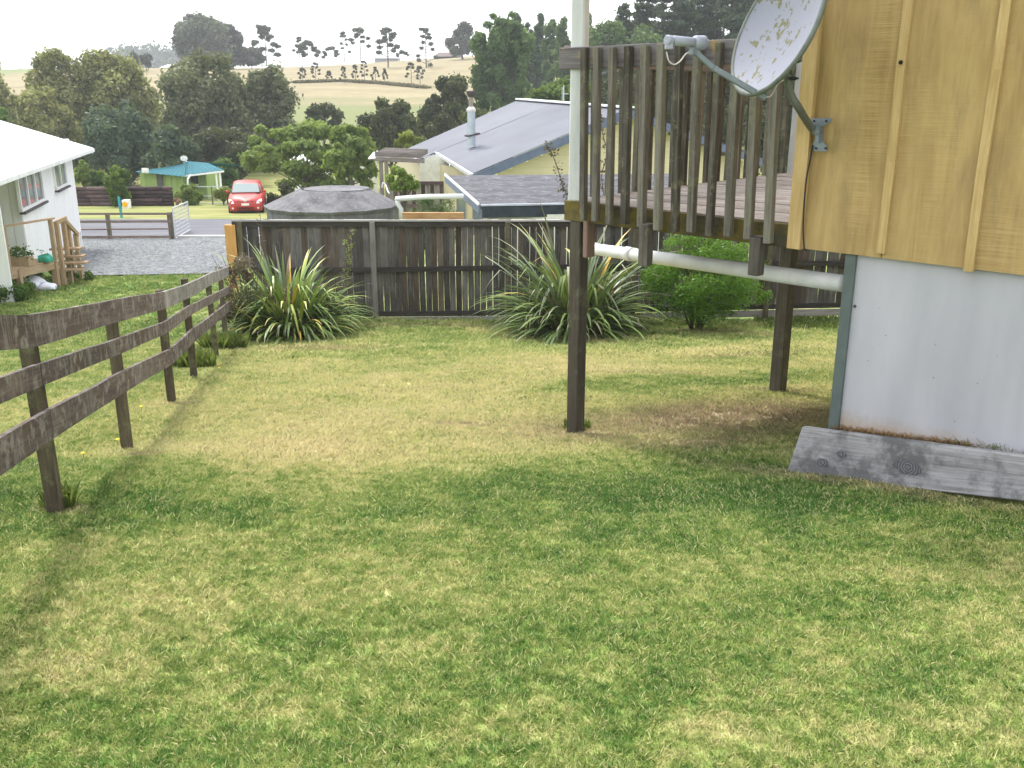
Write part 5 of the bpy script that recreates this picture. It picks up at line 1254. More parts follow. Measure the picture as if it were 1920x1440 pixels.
V, Fq = loft([(-1.86, pr(.66, .55, .58, .26, .45)), (-1.80, pr(.76, .62, .74, .22, .60)), (-1.6, pr(.88, .70, .82, .20, .68)), (-1.2, pr(.97, .84, .845, .20, .76)), (-.85, pr(1.04, .92, .85, .20, .78)), (0, pr(1.0, .92, .85, .20, .74)), (1.2, pr(1.0, .95, .85, .22, .74)), (1.72, pr(.98, .9, .78, .26, .7)), (1.82, pr(.9, .8, .70, .34, .62))])
caro("body", V, Fq, red)
def prc(zt, zs, w, wt): return [(0, zt), (wt*.7, zt-.01), (wt, zt-.06), (w*.98, zs+.1), (w, zs), (w*.5, zs-.02)]
V, Fq = loft([(-.95, prc(1.03, .98, .70, .66)), (-.35, prc(1.47, .98, .79, .64)), (.1, prc(1.55, .98, .79, .65)), (.9, prc(1.55, .98, .79, .65)), (1.5, prc(1.45, .98, .76, .6)), (1.78, prc(1.02, .96, .70, .60))])
caro("cabin", V, Fq, red)
ws = [(-.68, -.955, 1.06), (.68, -.955, 1.06), (.60, -.375, 1.45), (-.60, -.375, 1.45)]
caro("windscreen", [(x, y-.022, z+.012) for x, y, z in ws]+[(x, y-.005, z) for x, y, z in ws], [(0, 1, 2, 3), (7, 6, 5, 4), (0, 4, 5, 1), (1, 5, 6, 2), (2, 6, 7, 3), (3, 7, 4, 0)], wsg, smooth=False)
for sx in (-1, 1):
    mb = MB(); mb.slab([(sx*.785, -.7, 1.03), (sx*.785, 1.4, 1.03), (sx*.66, 1.25, 1.38), (sx*.66, -.3, 1.40)][::sx], .02); me = mb.mesh("side_window", wsg); link("side_window", me, car)
    # headlights swept up along the wing
    hl = [(.54, -1.855, .58), (.70, -1.80, .58), (.79, -1.66, .68), (.80, -1.52, .79), (.70, -1.66, .78), (.58, -1.79, .70)]
    V = [(sx*x*1.015, y-.02, z+.012) for x, y, z in hl]; V += [(sx*x*.95, y+.05, z) for x, y, z in hl]; n = 6
    caro("headlight", V, [tuple(range(n)), tuple(range(n, 2*n))[::-1]]+[(i, (i+1) % n, n+(i+1) % n, n+i) for i in range(n)], lampm, smooth=False)
    mb = MB(); mb.tube([(sx*.84, -.72, 1.05), (sx*.93, -.74, 1.09), (sx*1.0, -.74, 1.09)], [.03, .085, .07], 8); link("wing_mirror", mb.mesh("wing_mirror", red, smooth=True), car)
    mb = MB(); mb.tube([(sx*.62, -1.835, .36), (sx*.62, -1.86, .36)], .05, 10); link("fog_lamp", mb.mesh("fog_lamp", lampm), car)
    for y in (-1.18, 1.18):
        mb = MB(); mb.tube([(sx*.66, y, .31), (sx*.70, y, .31), (sx*.84, y, .31), (sx*.87, y, .31)], [.28, .31, .31, .28], 20); wh_ = link("wheel", mb.mesh("tyre", tyre, smooth=False), car)
        mb = MB(); mb.tube([(sx*.865, y, .31), (sx*.885, y, .31)], .20, 14); link("rim", mb.mesh("rim", silv), wh_)
for nm, x0_, x1_, z0_, z1_, y, m_ in (("lower_grille", -.42, .42, .24, .42, -1.86, blk), ("upper_grille", -.40, .40, .64, .70, -1.845, blk), ("number_plate", -.19, .19, .48, .60, -1.885, lbw), ("badge", -.07, .07, .665, .735, -1.86, silv), ("sill", -.70, .70, .19, .25, -1.80, blk)):
    mb = MB(); mb.box(x0_, x1_, y, y+.08, z0_, z1_); link(nm, mb.mesh(nm, m_, bevel=.01), car)
# ================================================================== WATER TANK behind the paling fence
tankm, nt, b = newmat("tank_concrete"); p = pos(nt); n = noise(nt, scaled(nt, p, (1, 1, .7)), 2.2, 5, .65); n2 = noise(nt, p, 14, 4, .7)
c = mixc(nt, rng_(nt, n, .35, .65), (.082, .08, .085), (.185, .182, .19)); c = mixc(nt, math_(nt, 'MULTIPLY', rng_(nt, n2, .55, .7), .5), c, (.34, .33, .34)); nt.links.new(c, b.inputs['Base Color']); b.inputs['Roughness'].default_value = .9; bump(nt, b, n2, .4, .02)
Yt = 21.5; tc_ = W(624, 400, Yt); rT = (W(745, 400, Yt).x-W(503, 400, Yt).x)/2; zrim = W(624, 384, Yt).z; zap = W(640, 349, Yt).z; tz = zgf(tc_.x, Yt)
tk = thing("water_tank", (tc_.x, Yt, tz), "round grey concrete water tank with a low conical lid behind the paling fence", "water tank")
ns = 12
def ringv(r_, z, ph=.13): return [V3(tc_.x+r_*math.cos(2*math.pi*i/ns+ph), Yt+r_*math.sin(2*math.pi*i/ns+ph), z) for i in range(ns)]
for i in range(ns):
    a = ringv(rT, 0); b0, b1 = a[i], a[(i+1) % ns]; mid = V3(tc_.x, Yt, 0); nn = ((b0+b1)/2-mid).normalized(); tdir = (b1-b0).normalized()
    q = (b0+b1)/2-nn*.05; mb = MB(); mb.beam((q.x, q.y, tz-.2), (q.x, q.y, zrim-.0), (b1-b0).length-.012, .1, up=nn); mb.build("wall_panel", tankm, tk)
    r0, r1 = ringv(rT+.06, zrim)[i], ringv(rT+.06, zrim)[(i+1) % ns]; ap = V3(tc_.x+.12, Yt, zap); s0, s1_ = ap.lerp(r0, .5), ap.lerp(r1, .5); s0.z = s1_.z = zap-.05
    mb = MB(); mb.slab([r0, r1, s1_, s0] if (r1-r0).cross(s0-r0).z > 0 else [r1, r0, s0, s1_], .07); mb.build("lid_panel", tankm, tk)
mb = MB(); mb.tube([V3(tc_.x+.12, Yt, zap-.13), V3(tc_.x+.12, Yt, zap-.045), V3(tc_.x+.12, Yt, zap)], [rT*.51, rT*.51, .03], 12); mb.build("lid_cap", tankm, tk)
pvc = plain("white_downpipe", (.66, .68, .68), .4, .06)
pts = [W(868, 368, 20.2), W(800, 369, 20.5), W(743, 373, 20.8)]; pp = thing("roof_water_pipe", pts[0], "white plastic pipe running from the shed gutter to the concrete tank", "pipe")
mb = MB(); mb.tube(pts, .055, 12).build("pipe_length", pvc, pp, smooth=True); mb = MB(); mb.tube([W(744, 372, 20.8), W(746, 383, 20.8), W(752, 392, 20.8), W(752, 416, 20.8)], .05, 12).build("pipe_elbow", pvc, pp, smooth=True)
q = W(720, 345, 21.3); mb = MB(); mb.tube(curve_pts([W(716, 352, 21.3), W(718, 343, 21.3), W(723, 347, 21.3), W(727, 358, 21.0), W(730, 363, 20.9)]), .014, 6); o = mb.build("hose", pvc, loc=q, smooth=True); setp(o, "short pale hose loop above the tank lid", "hose")
# new timber beam and yard behind
q0, q1 = W(755, 407, 19.3), W(870, 403, 19.3); mb = MB(); q0.z = q1.z = (q0.z+q1.z)/2; mb.beam(q0, q1, .12, .14); o = mb.build("timber_beam", wood("fresh_beam_timber", (.25, .13, .06), (.38, .22, .10), (.55, .38, .20), tone=0), loc=(q0+q1)/2); setp(o, "fresh brown timber beam just above the paling fence top, left of the shed", "beam")
sb = W(816, 385, 20.6); gsh = thing("green_shrub", (sb.x, 20.6, zgf(sb.x, 20.6)), "blue-green feathery shrub between the tank pipe and the shed", "shrub")
g = np.random.default_rng(31); bl = blobs_in(sb.x, 20.6, sb.z-.4, .58, .4, .75, 18, g); P, Nn, ti = crown_pts(bl, 6500, g, .3, .5); V, Q = leafquads(P, Nn, .03, .25, g=g)
rosem = foliage("rosemary_leaf", (.06, .11, .05), (.17, .25, .12), .2); link("foliage", np_mesh("foliage", V-np.array(gsh.location), Q, rosem, ti), gsh)
# ------------------------------------------------------------------ SHED with bitumen roof
bitm, nt, b = newmat("bitumen_roof"); p = pos(nt); n = noise(nt, scaled(nt, p, (.8, 2.2, 1)), 2.0, 5, .65, .8); n2 = noise(nt, scaled(nt, p, (1, 3, 1)), 5, 4, .6, .5)
c = mixc(nt, rng_(nt, n, .42, .66), (.014, .014, .02), (.06, .06, .078)); c = mixc(nt, math_(nt, 'MULTIPLY', rng_(nt, n2, .56, .66), .7), c, (.24, .24, .27)); nt.links.new(c, b.inputs['Base Color']); b.inputs['Roughness'].default_value = .62; bump(nt, b, n2, .5, .03)
Y1, Y2 = 19.2, 24.3
f0, f1 = W(902, 388, Y1), W(1262, 372, Y1+.6); r0 = W(838, 333, Y2); r1 = W(1262, 318, Y2+.6)
f0.z = f1.z = W(980, 385, Y1).z; r0.z = r1.z = W(960, 329, Y2).z
sh = thing("shed", (f0.x+1, Y1, zgf(f0.x, Y1)), "low shed with dark wrinkled bitumen roof just behind the paling fence", "shed")
mb = MB(); nxx, nyy = 40, 24; V = []; g = random.Random(3)
for j in range(nyy+1):
    for i in range(nxx+1):
        a = f0.lerp(f1, i/nxx); c_ = r0.lerp(r1, i/nxx); v = a.lerp(c_, j/nyy); v.z += .018*math.sin(j*1.3+.6*math.sin(i*.7))+.008*g.random() if 0 < j < nyy else 0; V.append(v)
Fq = [(j*(nxx+1)+i, j*(nxx+1)+i+1, (j+1)*(nxx+1)+i+1, (j+1)*(nxx+1)+i) for j in range(nyy) for i in range(nxx)]
rawobj("roof", V, Fq, bitm, sh)
mb = MB(); mb.slab([f0-V3(0, 0, .03), f1-V3(0, 0, .03), r1-V3(0, 0, .03), r0-V3(0, 0, .03)], .05); mb.build("roof_deck", darkint, sh)
navy = plain("dark_fascia", (.035, .045, .06), .5, .4, 6); mb = MB(); mb.beam(f0-V3(-.02, .02, .14), f1-V3(0, .02, .14), .04, .22); mb.build("fascia", navy, sh)
mb = MB(); mb.beam(f0-V3(0, .03, -.005), f1-V3(0, .03, -.005), .06, .035); mb.build("edge_flashing", plain("pale_flashing", (.45, .48, .56), .35), sh)
mb = MB(); mb.beam(f0-V3(.03, 0, .08), r0-V3(.03, 0, .08), .04, .18); mb.build("barge_board", plain("blue_grey_paint", (.16, .19, .26), .5), sh)
mb = MB(); mb.beam(f0-V3(.05, 0, -.02), r0-V3(.05, 0, -.02), .035, .05); mb.build("edge_flashing", frm, sh)
cream = plain("cream_wall", (.56, .50, .33), .7, .07, 1.2); cw_ = plain("white_shed_wall", (.72, .71, .66), .7)
a = f0+V3(.12, .15, 0); mb = MB(); mb.beam((a.x+.0, (Y1+Y2)/2, zgf(a.x, Y1)-.2), (a.x, (Y1+Y2)/2, f0.z-.12), .08, Y2-Y1-.4, up=(0, 1, 0)); mb.build("wall", cw_, sh)
mb = MB(); mb.beam(((f0.x+f1.x)/2, Y1+.2, zgf(0, Y1)-.2), ((f0.x+f1.x)/2, Y1+.2, f0.z-.20), f1.x-f0.x-.4, .08, up=(0, 1, 0)); mb.build("wall", cw_, sh)
mb = MB(); q = W(872, 377, 20.6); mb.box(f0.x+.06, f0.x+.09, 20.6, 21.5, f0.z-.55, f0.z-.2); mb.build("window", glassm, sh)
# ================================================================== GREY-ROOFED HOUSE
grm, nt, b = newmat("blue_grey_roof_iron"); p = pos(nt); n = noise(nt, p, .5, 3); nt.links.new(mixc(nt, rng_(nt, n, .3, .7), (.115, .123, .150), (.15, .16, .19)), b.inputs['Base Color']); b.inputs['Roughness'].default_value = .45
b.inputs['Roughness'].default_value = .6
bgp = plain("blue_grey_barge", (.10, .125, .20), .55)
GC = W(888, 325, 29.0); GP_ = W(1180, 203, 31.3); 
GD = V3(GP_.x-GC.x, GP_.y-GC.y, 0); half = GD.length; GD.normalize(); GB = V3(-GD.y, GD.x, 0)
rid0 = V3(GP_.x, GP_.y, GP_.z); rb = W(974, 187, 40.5); tlen = (V3(rb.x, rb.y, 0)-V3(GP_.x, GP_.y, 0)).length
RD = (rb-rid0).normalized(); rid1 = rb
l0 = GC; l1 = W(818, 283, 33.6)
gz2 = zgf(GC.x, GC.y)
gh2 = thing("grey_roofed_house", ((GC.x+GP_.x)/2, 31, gz2), "cream house with blue-grey corrugated gable roof behind the shed", "house")
l1b = W(785, 299, 33.4); l2b = W(761, 280, 36.6)
pn_ = (rid0-l0).cross(rid1-l0)
def onplane(px, py): d = ray(px, py); return d*(l0.dot(pn_)/d.dot(pn_))
l1, l1b, l2b = onplane(820, 284), onplane(785, 299), onplane(762, 280)
FR_ = min(.8, max(.2, (l1-l0).dot(RD)/(rid1-rid0).length)); print('FR', FR_)
corr_roof("roof", l0, l1, rid0, rid0.lerp(rid1, FR_), .16, .014, grm, gh2)
rm_ = rid0.lerp(rid1, FR_)
corr_roof("roof", l1b, l2b, rm_+V3(0, 0, .0), rid1, .16, .014, grm, gh2)
# right slope
r_e0 = rid0+GD*half+V3(0, 0, l0.z-rid0.z)+GD*.6; r_e1 = r_e0+(rid1-rid0)
corr_roof("roof", r_e0, r_e1, rid0, rid1, .16, .014, grm, gh2)
mb = MB(); mb.beam(rid0+V3(0, 0, .03), rid1+V3(0, 0, .03), .38, .05); mb.build("ridge_cap", plain("ridge_white", (.75, .76, .78), .5), gh2)
off = -GB*.0
def barge(a, b2, nm="barge_board"): mb = MB(); mb.beam(a-GB*.03-V3(0, 0, .15), b2-GB*.03-V3(0, 0, .15), .035, .25); mb.build(nm, bgp, gh2)
barge(l0, rid0); barge(rid0, r_e0); 
mb = MB(); mb.beam(l1b-V3(0, 0, .15), l1b.lerp(rm_, .14)-V3(0, 0, .15), .04, .24); mb.build("barge_board", bgp, gh2)
gut = plain("pale_gutter", (.55, .57, .60), .4); 
for a, b2 in ((l0, l1), (l1b, l2b)): mb = MB(); mb.beam(a-V3(.05, 0, .06), b2-V3(.05, 0, .06), .10, .10); mb.build("gutter", gut, gh2)
# cream gable wall of horizontal boards
wa_ = l0+GD*.75+GB*.45; wb2 = r_e0-GD*.7+GB*.45; apx = V3(rid0.x, rid0.y, rid0.z)+GB*.45
ztopw = lambda s: l0.z-.12+(rid0.z-l0.z)*(1-abs(s-half)/half) if True else 0
bz = gz2-.2; hh_ = .18; zz = bz
Lg = (wb2-wa_).length; 
while zz < rid0.z-.3:
    z1_ = zz+hh_-.006
    # extent of this board under the roof slope
    def inner(z): 
        f = max(0, (z+.28-l0.z)/(rid0.z-l0.z)); return f*half
    i0 = max(0, inner(z1_)-.75); i1 = max(0, inner(z1_)-.7)
    if i0+i1 < Lg-.3:
        a = wa_+GD*i0; b2 = wb2-GD*i1; mb = MB(); mb.beam(V3(a.x, a.y, zz+hh_/2), V3(b2.x, b2.y, zz+hh_/2), .03, hh_-.006); mb.build("wall_board", cream, gh2)
    zz += hh_
a = wa_+GB*.05; mb = MB(); q0 = wa_+GB*.04; q1 = q0+GB*4.2
mb.beam(((q0+q1)/2).xy.to_3d()+V3(0, 0, bz), ((q0+q1)/2).xy.to_3d()+V3(0, 0, l0.z-.05), .08, (q1-q0).length, up=GB); mb.build("wall", cream, gh2)
q2 = l1b+GD*.7+GB*.3; q3 = q2+GB*4.0; mb = MB(); mb.beam(((q2+q3)/2).xy.to_3d()+V3(0, 0, bz), ((q2+q3)/2).xy.to_3d()+V3(0, 0, l1b.z-.05), .08, 4.0, up=GB); mb.build("wall", cream, gh2)
# front face of the recessed rear part (white panel) and dark sliding door with cream posts on the side wall
mb = MB(); mb.slab([W(786, 360, 33.5), W(842, 360, 33.5), W(842, 300, 33.5), W(812, 290, 33.5), W(786, 302, 33.5)], .06); mb.build("white_panel", cw_, gh2)
for f0_, f1_ in ((.08, .30), (.42, .62)):
    a = q0.lerp(q1, f0_)-GD*.05; b2 = q0.lerp(q1, f1_)-GD*.05; mb = MB(); mb.slab([V3(a.x, a.y, l0.z-2.1), V3(a.x, a.y, l0.z-.35), V3(b2.x, b2.y, l0.z-.35), V3(b2.x, b2.y, l0.z-2.1)], .03); wdo = mb.build("window", glassm, gh2)
    mb = MB(); mb.beam(V3(a.x, a.y, l0.z-.3), V3(b2.x, b2.y, l0.z-.3), .06, .08); mb.beam(V3(a.x, a.y, l0.z-2.1), V3(a.x, a.y, l0.z-.3), .06, .06); mb.beam(V3(b2.x, b2.y, l0.z-2.1), V3(b2.x, b2.y, l0.z-.3), .06, .06); mb.build("frame", cream, wdo)
# steel flue
fq = W(884, 252, 33.2); fl0, fl1 = W(884, 256, 33.2), W(884, 209, 33.2); fl1.x = fl0.x; met = plain("flue_steel", (.40, .46, .50), .35, .1, 5, .5, .5); dk2 = plain("flue_soot", (.06, .05, .05), .8)
chm = MB(); r_ = .135; chm.tube([fl0-V3(0, 0, .3), fl1], r_, 14); ch = chm.build("chimney", met, gh2, smooth=False)
z_ = lambda py: W(884, py, 33.2).z
mb = MB(); mb.tube([V3(fl0.x, fl0.y, z_(209)), V3(fl0.x, fl0.y, z_(205)), V3(fl0.x, fl0.y, z_(200))], [.16, .16, .09], 14); mb.build("collar", plain("collar_pale", (.55, .53, .50), .4), ch)
mb = MB(); mb.tube([V3(fl0.x, fl0.y, z_(201)), V3(fl0.x, fl0.y, z_(181))], .075, 12); mb.build("inner_flue", plain("flue_brown", (.25, .21, .18), .5), ch)
mb = MB(); mb.tube([V3(fl0.x, fl0.y, z_(182)), V3(fl0.x, fl0.y, z_(176))], [.10, .14], 12); mb.tube([V3(fl0.x, fl0.y, z_(176)), V3(fl0.x, fl0.y, z_(171)), V3(fl0.x, fl0.y, z_(170))], [.16, .16, .05], 12); mb.build("cowl", dk2, ch)
mb = MB(); mb.beam(fl0+V3(-.16, -.12, .02), fl0+V3(.22, .1, .10), .3, .05); mb.build("flashing", dk2, ch)
# tv aerial on the ridge
q = W(1057, 192, 37); mb = MB(); mb.tube([q-V3(0, 0, .1), W(1057, 160, 37)], .018, 6); mb.tube([W(1054, 176, 37), W(1066, 176, 37)], .012, 5); mb.tube([W(1054, 163, 37), W(1054, 190, 37)], .01, 5); o = mb.build("tv_aerial", galv, loc=q); setp(o, "thin metal aerial on the grey roof ridge beside the white post", "aerial")
# ------------------------------------------------------------------ pergola, white sheds, rear fence left of the grey house
perg = wood("pergola_timber", (.10, .085, .08), (.19, .165, .155), (.30, .27, .25), tone=.1); Yp = 30.5
pg = thing("pergola", W(745, 360, Yp), "weathered grey pergola with two posts left of the grey roof", "pergola"); pg.location.z = zgf(pg.location.x, Yp)
for px in (717, 727): q = W(px, 380, Yp); mb = MB(); mb.beam((q.x, Yp, zgf(q.x, Yp)-.2), (q.x, Yp, W(px, 300, Yp).z), .11, .11); mb.build("post", perg, pg)
for dy in (0, .6, 1.2, 1.8, 2.4): a, b2 = W(703, 289, Yp), W(790, 292, Yp); mb = MB(); mb.beam(a+V3(0, dy, 0), b2+V3(0, dy, 0), .05, .15); mb.build("beam", perg, pg)
a, b2 = W(704, 298, Yp-.05), W(796, 302, Yp-.05); mb = MB(); mb.beam(a, b2, .06, .13); mb.build("beam", perg, pg)
cray = plain("cream_roof_panel", (.68, .65, .60), .5); mb = MB(); mb.slab([W(690, 297, Yp+.2), W(780, 292, Yp+.2), W(768, 282, Yp+3), W(700, 285, Yp+3)], .03); mb.build("roof_panel", cray, pg)
Yr2 = 28.6; fz = thing("yard_screen_fence", W(780, 350, Yr2), "low brown board fence between the tank and the grey house", "fence"); fz.location.z = zgf(fz.location.x, Yr2)
zt = W(780, 341, Yr2).z; a, b2 = W(728, 345, Yr2), W(832, 345, Yr2)
for k in range(12):
    x_ = a.x+(b2.x-a.x)*(k+.5)/12; mb = MB(); mb.box(x_-.065, x_+.065, Yr2-.012, Yr2+.012, zgf(x_, Yr2), zt-.02-.03*(k % 3)); mb.build("board", logm if k % 2 else perg, fz)
for z__ in (zt-.03, zt-.7): mb = MB(); mb.beam((a.x, Yr2-.04, z__), (b2.x, Yr2-.04, z__), .05, .10); mb.build("rail", logm, fz)
# white caravan-like sheds glimpsed behind the light green tree
for px0_, px1_, pyt, pyb, Y, lab, s_ in ((545, 615, 295, 345, 63, "long pale shed glimpsed low through the light green tree, left one", 0), (628, 700, 288, 345, 65, "cream shed glimpsed through the light green tree, right one", 1), (770, 836, 300, 345, 42, "white shed wall with low roof between pergola and grey house", 2)):
    a, b2 = W(px0_, pyt, Y), W(px1_, pyb, Y); zz = zgf(a.x, Y)-.1; t = thing("white_shed", ((a.x+b2.x)/2, Y, zz), lab, "shed"); wmat = [whw, cray, whw][s_]
    wd4 = b2.x-a.x; 
    for k in range(5): mb = MB(); mb.box(a.x+wd4*k/5+.01, a.x+wd4*(k+1)/5-.01, Y, Y+.05, zz, a.z-.25); mb.build("wall_panel", wmat, t)
    mb = MB(); mb.box(a.x+.03, b2.x-.03, Y+.06, Y+2.5, zz, a.z-.28); mb.build("wall", wmat, t)
    mb = MB(); mb.slab([V3(a.x-.2, Y-.25, a.z-.25), V3(b2.x+.2, Y-.25, a.z-.25), V3(b2.x+.2, Y+1.4, a.z+.12), V3(a.x-.2, Y+1.4, a.z+.12)], .06); mb.slab([V3(a.x-.2, Y+1.4, a.z+.12), V3(b2.x+.2, Y+1.4, a.z+.12), V3(b2.x+.2, Y+2.9, a.z-.25), V3(a.x-.2, Y+2.9, a.z-.25)], .06); mb.build("roof", gut if s_ != 1 else cray, t)
    mb = MB(); x_ = a.x+wd4*.35; mb.box(x_, x_+wd4*.18, Y-.03, Y-.005, a.z-1.4, a.z-.6); mb.build("window", glassm, t)
# farm shed with pale roof far left, barn on the skyline
bY = 243.; 
def barn(px0_, px1_, pyt, pyb, Y, mat, rmat, lab):
    a, b2 = W(px0_, pyb, Y), W(px1_, pyt, Y); zz = min(zgf(a.x, Y), a.z)-1; t = thing("barn", ((a.x+b2.x)/2, Y, zz), lab, "barn"); hgt = b2.z-a.z; wdt = b2.x-a.x
    mb = MB(); mb.box(a.x+wdt*.05, b2.x-wdt*.05, Y, Y+6, zz, a.z+hgt*.45); mb.build("wall", mat, t)
    mb = MB(); mb.slab([V3(a.x, Y-.5, a.z+hgt*.35), V3(b2.x, Y-.5, a.z+hgt*.35), V3(b2.x-wdt*.2, Y+3, b2.z), V3(a.x+wdt*.2, Y+3, b2.z)], .1); mb.slab([V3(a.x+wdt*.2, Y+3, b2.z), V3(b2.x-wdt*.2, Y+3, b2.z), V3(b2.x, Y+6.5, a.z+hgt*.35), V3(a.x, Y+6.5, a.z+hgt*.35)], .1); mb.build("roof", rmat, t)
barn(811, 866, 97, 111, 236, plain("barn_brown", (.08, .06, .055), .9), plain("barn_roof_rust", (.12, .085, .08), .8), "dark brown barn with sloping roof on the hill crest")
barn(300, 342, 120, 130, 236, plain("far_shed_wall", (.25, .24, .22), .9), plain("far_shed_roof", (.55, .58, .62), .5), "low farm shed with pale roof beyond the left willows")
barn(700, 748, 104, 112, 262, plain("far_shed_wall_pale", (.32, .32, .34), .9), plain("far_shed_roof_pale", (.42, .44, .50), .5), "faint low farm shed just behind the crest between the skyline pines")
# ================================================================== TREES
willow = foliage("willow_leaf", (.075, .082, .026), (.40, .40, .15), .25, autumn=(.24, .20, .07), aamt=.4)
bluegr = foliage("blue_green_leaf", (0.022, 0.04, 0.024), (0.101, 0.156, 0.087), .15)
greygr = foliage("grey_green_leaf", (0.037, 0.047, 0.025), (0.202, 0.221, 0.115), .2)
darkt = foliage("dark_tree_leaf", (0.014, 0.021, 0.009), (0.083, 0.101, 0.032), .12)
popl = foliage("poplar_leaf", (0.027, 0.055, 0.02), (0.147, 0.239, 0.083), .25)
lightg = foliage("light_green_leaf", (0.06, 0.104, 0.025), (0.304, 0.405, 0.101), .35)
yelg = foliage("yellow_green_leaf", (0.079, 0.109, 0.015), (0.331, 0.386, 0.074), .35)
pinel = foliage("pine_needle", (0.01, 0.02, 0.012), (0.055, 0.083, 0.046), .08)
skyl = foliage("skyline_tree_leaf", (0.017, 0.021, 0.017), (0.092, 0.092, 0.069), .1)
barkm = plain("tree_bark", (.10, .085, .07), .9, .3, 3); barkp = plain("pale_tree_bark", (.28, .26, .23), .9, .25, 3)
def tree(name, label, cat, px0_, px1_, pyt, pyb, Y, mat, nleaf, leaf, seed, group=None, nb=30, br=(.22, .38), depth=.8, taper=0, flat=1, shell=.55, asp=.55, bark=None, rt=None, baseY=None, ngap=0, lean=0, top=0.0, extra=None):
    g = np.random.default_rng(seed); a, b2 = W(px0_, pyt, Y), W(px1_, pyb, Y); cx_, cz_ = (a.x+b2.x)/2, (a.z+b2.z)/2; rx, rz = abs(b2.x-a.x)/2, abs(a.z-b2.z)/2
    gz = zgf(cx_, Y); root = thing(name, (cx_, Y, gz), label, cat, group)
    k_ = 1/(1-.12)
    bl = blobs_in(cx_, Y, cz_, rx*1.0, rx*depth, rz*.97, nb, g, br, flat, top, taper)
    if extra: bl += [(cx_+ex*rx, Y+g.uniform(-.3, .3)*rx, cz_+ez_*rz, er*rx, er*rx, er*rx*.7) for ex, ez_, er in extra]
    P, Nn, ti = crown_pts(bl, nleaf, g, shell, .45); V, Q = leafquads(P, Nn, leaf, asp, g=g)
    link("crown", np_mesh("crown", V-np.array([cx_, Y, gz]), Q, mat, ti), root)
    rs = random.Random(seed); rt = rt or max(.08, rz*.05); mb = MB(); B0 = V3(cx_+lean, Y, gz-.3); T0 = V3(cx_, Y, cz_+rz*.35)
    mb.tube([B0, B0.lerp(T0, .35)+V3(rs.uniform(-.1, .1)*rx, 0, 0), B0.lerp(T0, .7)+V3(rs.uniform(-.1, .1)*rx, 0, 0), T0], [rt*1.3, rt, rt*.7, rt*.2], 7)
    for b_ in (bl if len(bl) < 14 else rs.sample(bl, min(len(bl), 12))):
        s0 = B0.lerp(T0, rs.uniform(.35, .8)); e0_ = V3(b_[0], b_[1], b_[2]); 
        if e0_.z < s0.z: s0 = B0.lerp(T0, .3)
        mb.tube([s0, s0.lerp(e0_, .5)+V3(0, 0, .06*rz), e0_], [rt*.4, rt*.28, rt*.1], 5)
    mb.build("trunk", bark or barkm, root); return root
# willows and big trees of the belt beyond the cottages, left to right
tree("willow_tree", "olive willow low at the far left edge behind the white roof", "tree", -70, 70, 108, 360, 84, willow, 16000, .17, 1, "willows beyond the road", 60, (.20, .34))
tree("willow_tree", "tall olive willow second from the left, with a rounded brown-tinged top", "tree", 18, 196, 92, 360, 88, willow, 26000, .17, 2, "willows beyond the road", 80, (.20, .34), extra=[(-.3, .8, .3), (.2, .85, .3)])
tree("willow_tree", "yellowest willow in front of the others, low over the white roof", "tree", 18, 152, 156, 350, 80, willow, 20000, .16, 3, "willows beyond the road", 60, (.20, .34))
tree("willow_tree", "broad olive willow with a domed top left of the distant blue hill", "tree", 120, 312, 94, 340, 90, willow, 30000, .17, 4, "willows beyond the road", 90, (.19, .32))
tree("blue_green_tree", "dark blue-green tree filling the dip above the teal roofed cottage", "tree", 145, 302, 182, 345, 76, bluegr, 28000, .15, 5, None, 80, (.19, .32))
tree("blue_green_tree", "smaller dark blue-green tree directly behind the teal roof", "tree", 270, 372, 240, 345, 72, bluegr, 10000, .17, 6, None, 26)
tree("grey_green_tree", "largest grey-green tree, round topped, right of the gap to the hill", "tree", 286, 492, 98, 370, 84, greygr, 36000, .17, 7, None, 100, (.19, .32), extra=[(-.2, .8, .32), (.35, .85, .3)])
tree("grey_green_tree", "grey-green tree joined to the right side of the largest one", "tree", 410, 566, 112, 360, 86, greygr, 25000, .17, 8, None, 80, (.19, .32))
tree("dark_tree", "shadowy dark tree under the grey-green trees behind the red car", "tree", 330, 500, 235, 350, 76, darkt, 20000, .15, 9, None, 60, (.14, .26))
tree("dark_tree", "small dark round tree on the lower hillside above the light green tree", "tree", 570, 640, 188, 262, 92, darkt, 7000, .17, 10, None, 22)
tree("dark_tree", "dark evergreen in front of the hill left of the flue, lower one", "tree", 665, 800, 186, 310, 72, darkt, 24000, .14, 11, None, 70, (.14, .26))
tree("dark_tree", "larger dark evergreen stepping up behind the steel flue", "tree", 772, 905, 138, 310, 80, darkt, 26000, .15, 12, None, 80, (.14, .26), taper=.35, extra=[(.25, .75, .35)])
tree("dark_tree", "dark evergreen behind the ridge end of the grey roof", "tree", 840, 975, 205, 320, 66, darkt, 12000, .15, 13, None, 30)
tree("walnut_tree", "open light green tree with spreading branches behind the water tank", "tree", 455, 690, 232, 375, 52, lightg, 24000, .12, 14, None, 46, (.14, .26), flat=.6, shell=.35, extra=[(-.85, .5, .14), (-.75, .85, .1), (.2, .75, .16), (.35, .85, .12), (-.5, .7, .12), (-.95, -.1, .16), (.6, .7, .16), (.85, .55, .14)])
tree("walnut_tree", "light green tree top right of the spreading one, nearer the pergola", "tree", 600, 712, 228, 370, 48, lightg, 11000, .12, 15, None, 26, (.18, .3), flat=.7, shell=.35)
tree("yellow_shrub_tree", "small bright yellow-green bush peeping above the cream pergola roof", "tree", 738, 792, 246, 300, 50, yelg, 5500, .08, 16, None, 18)
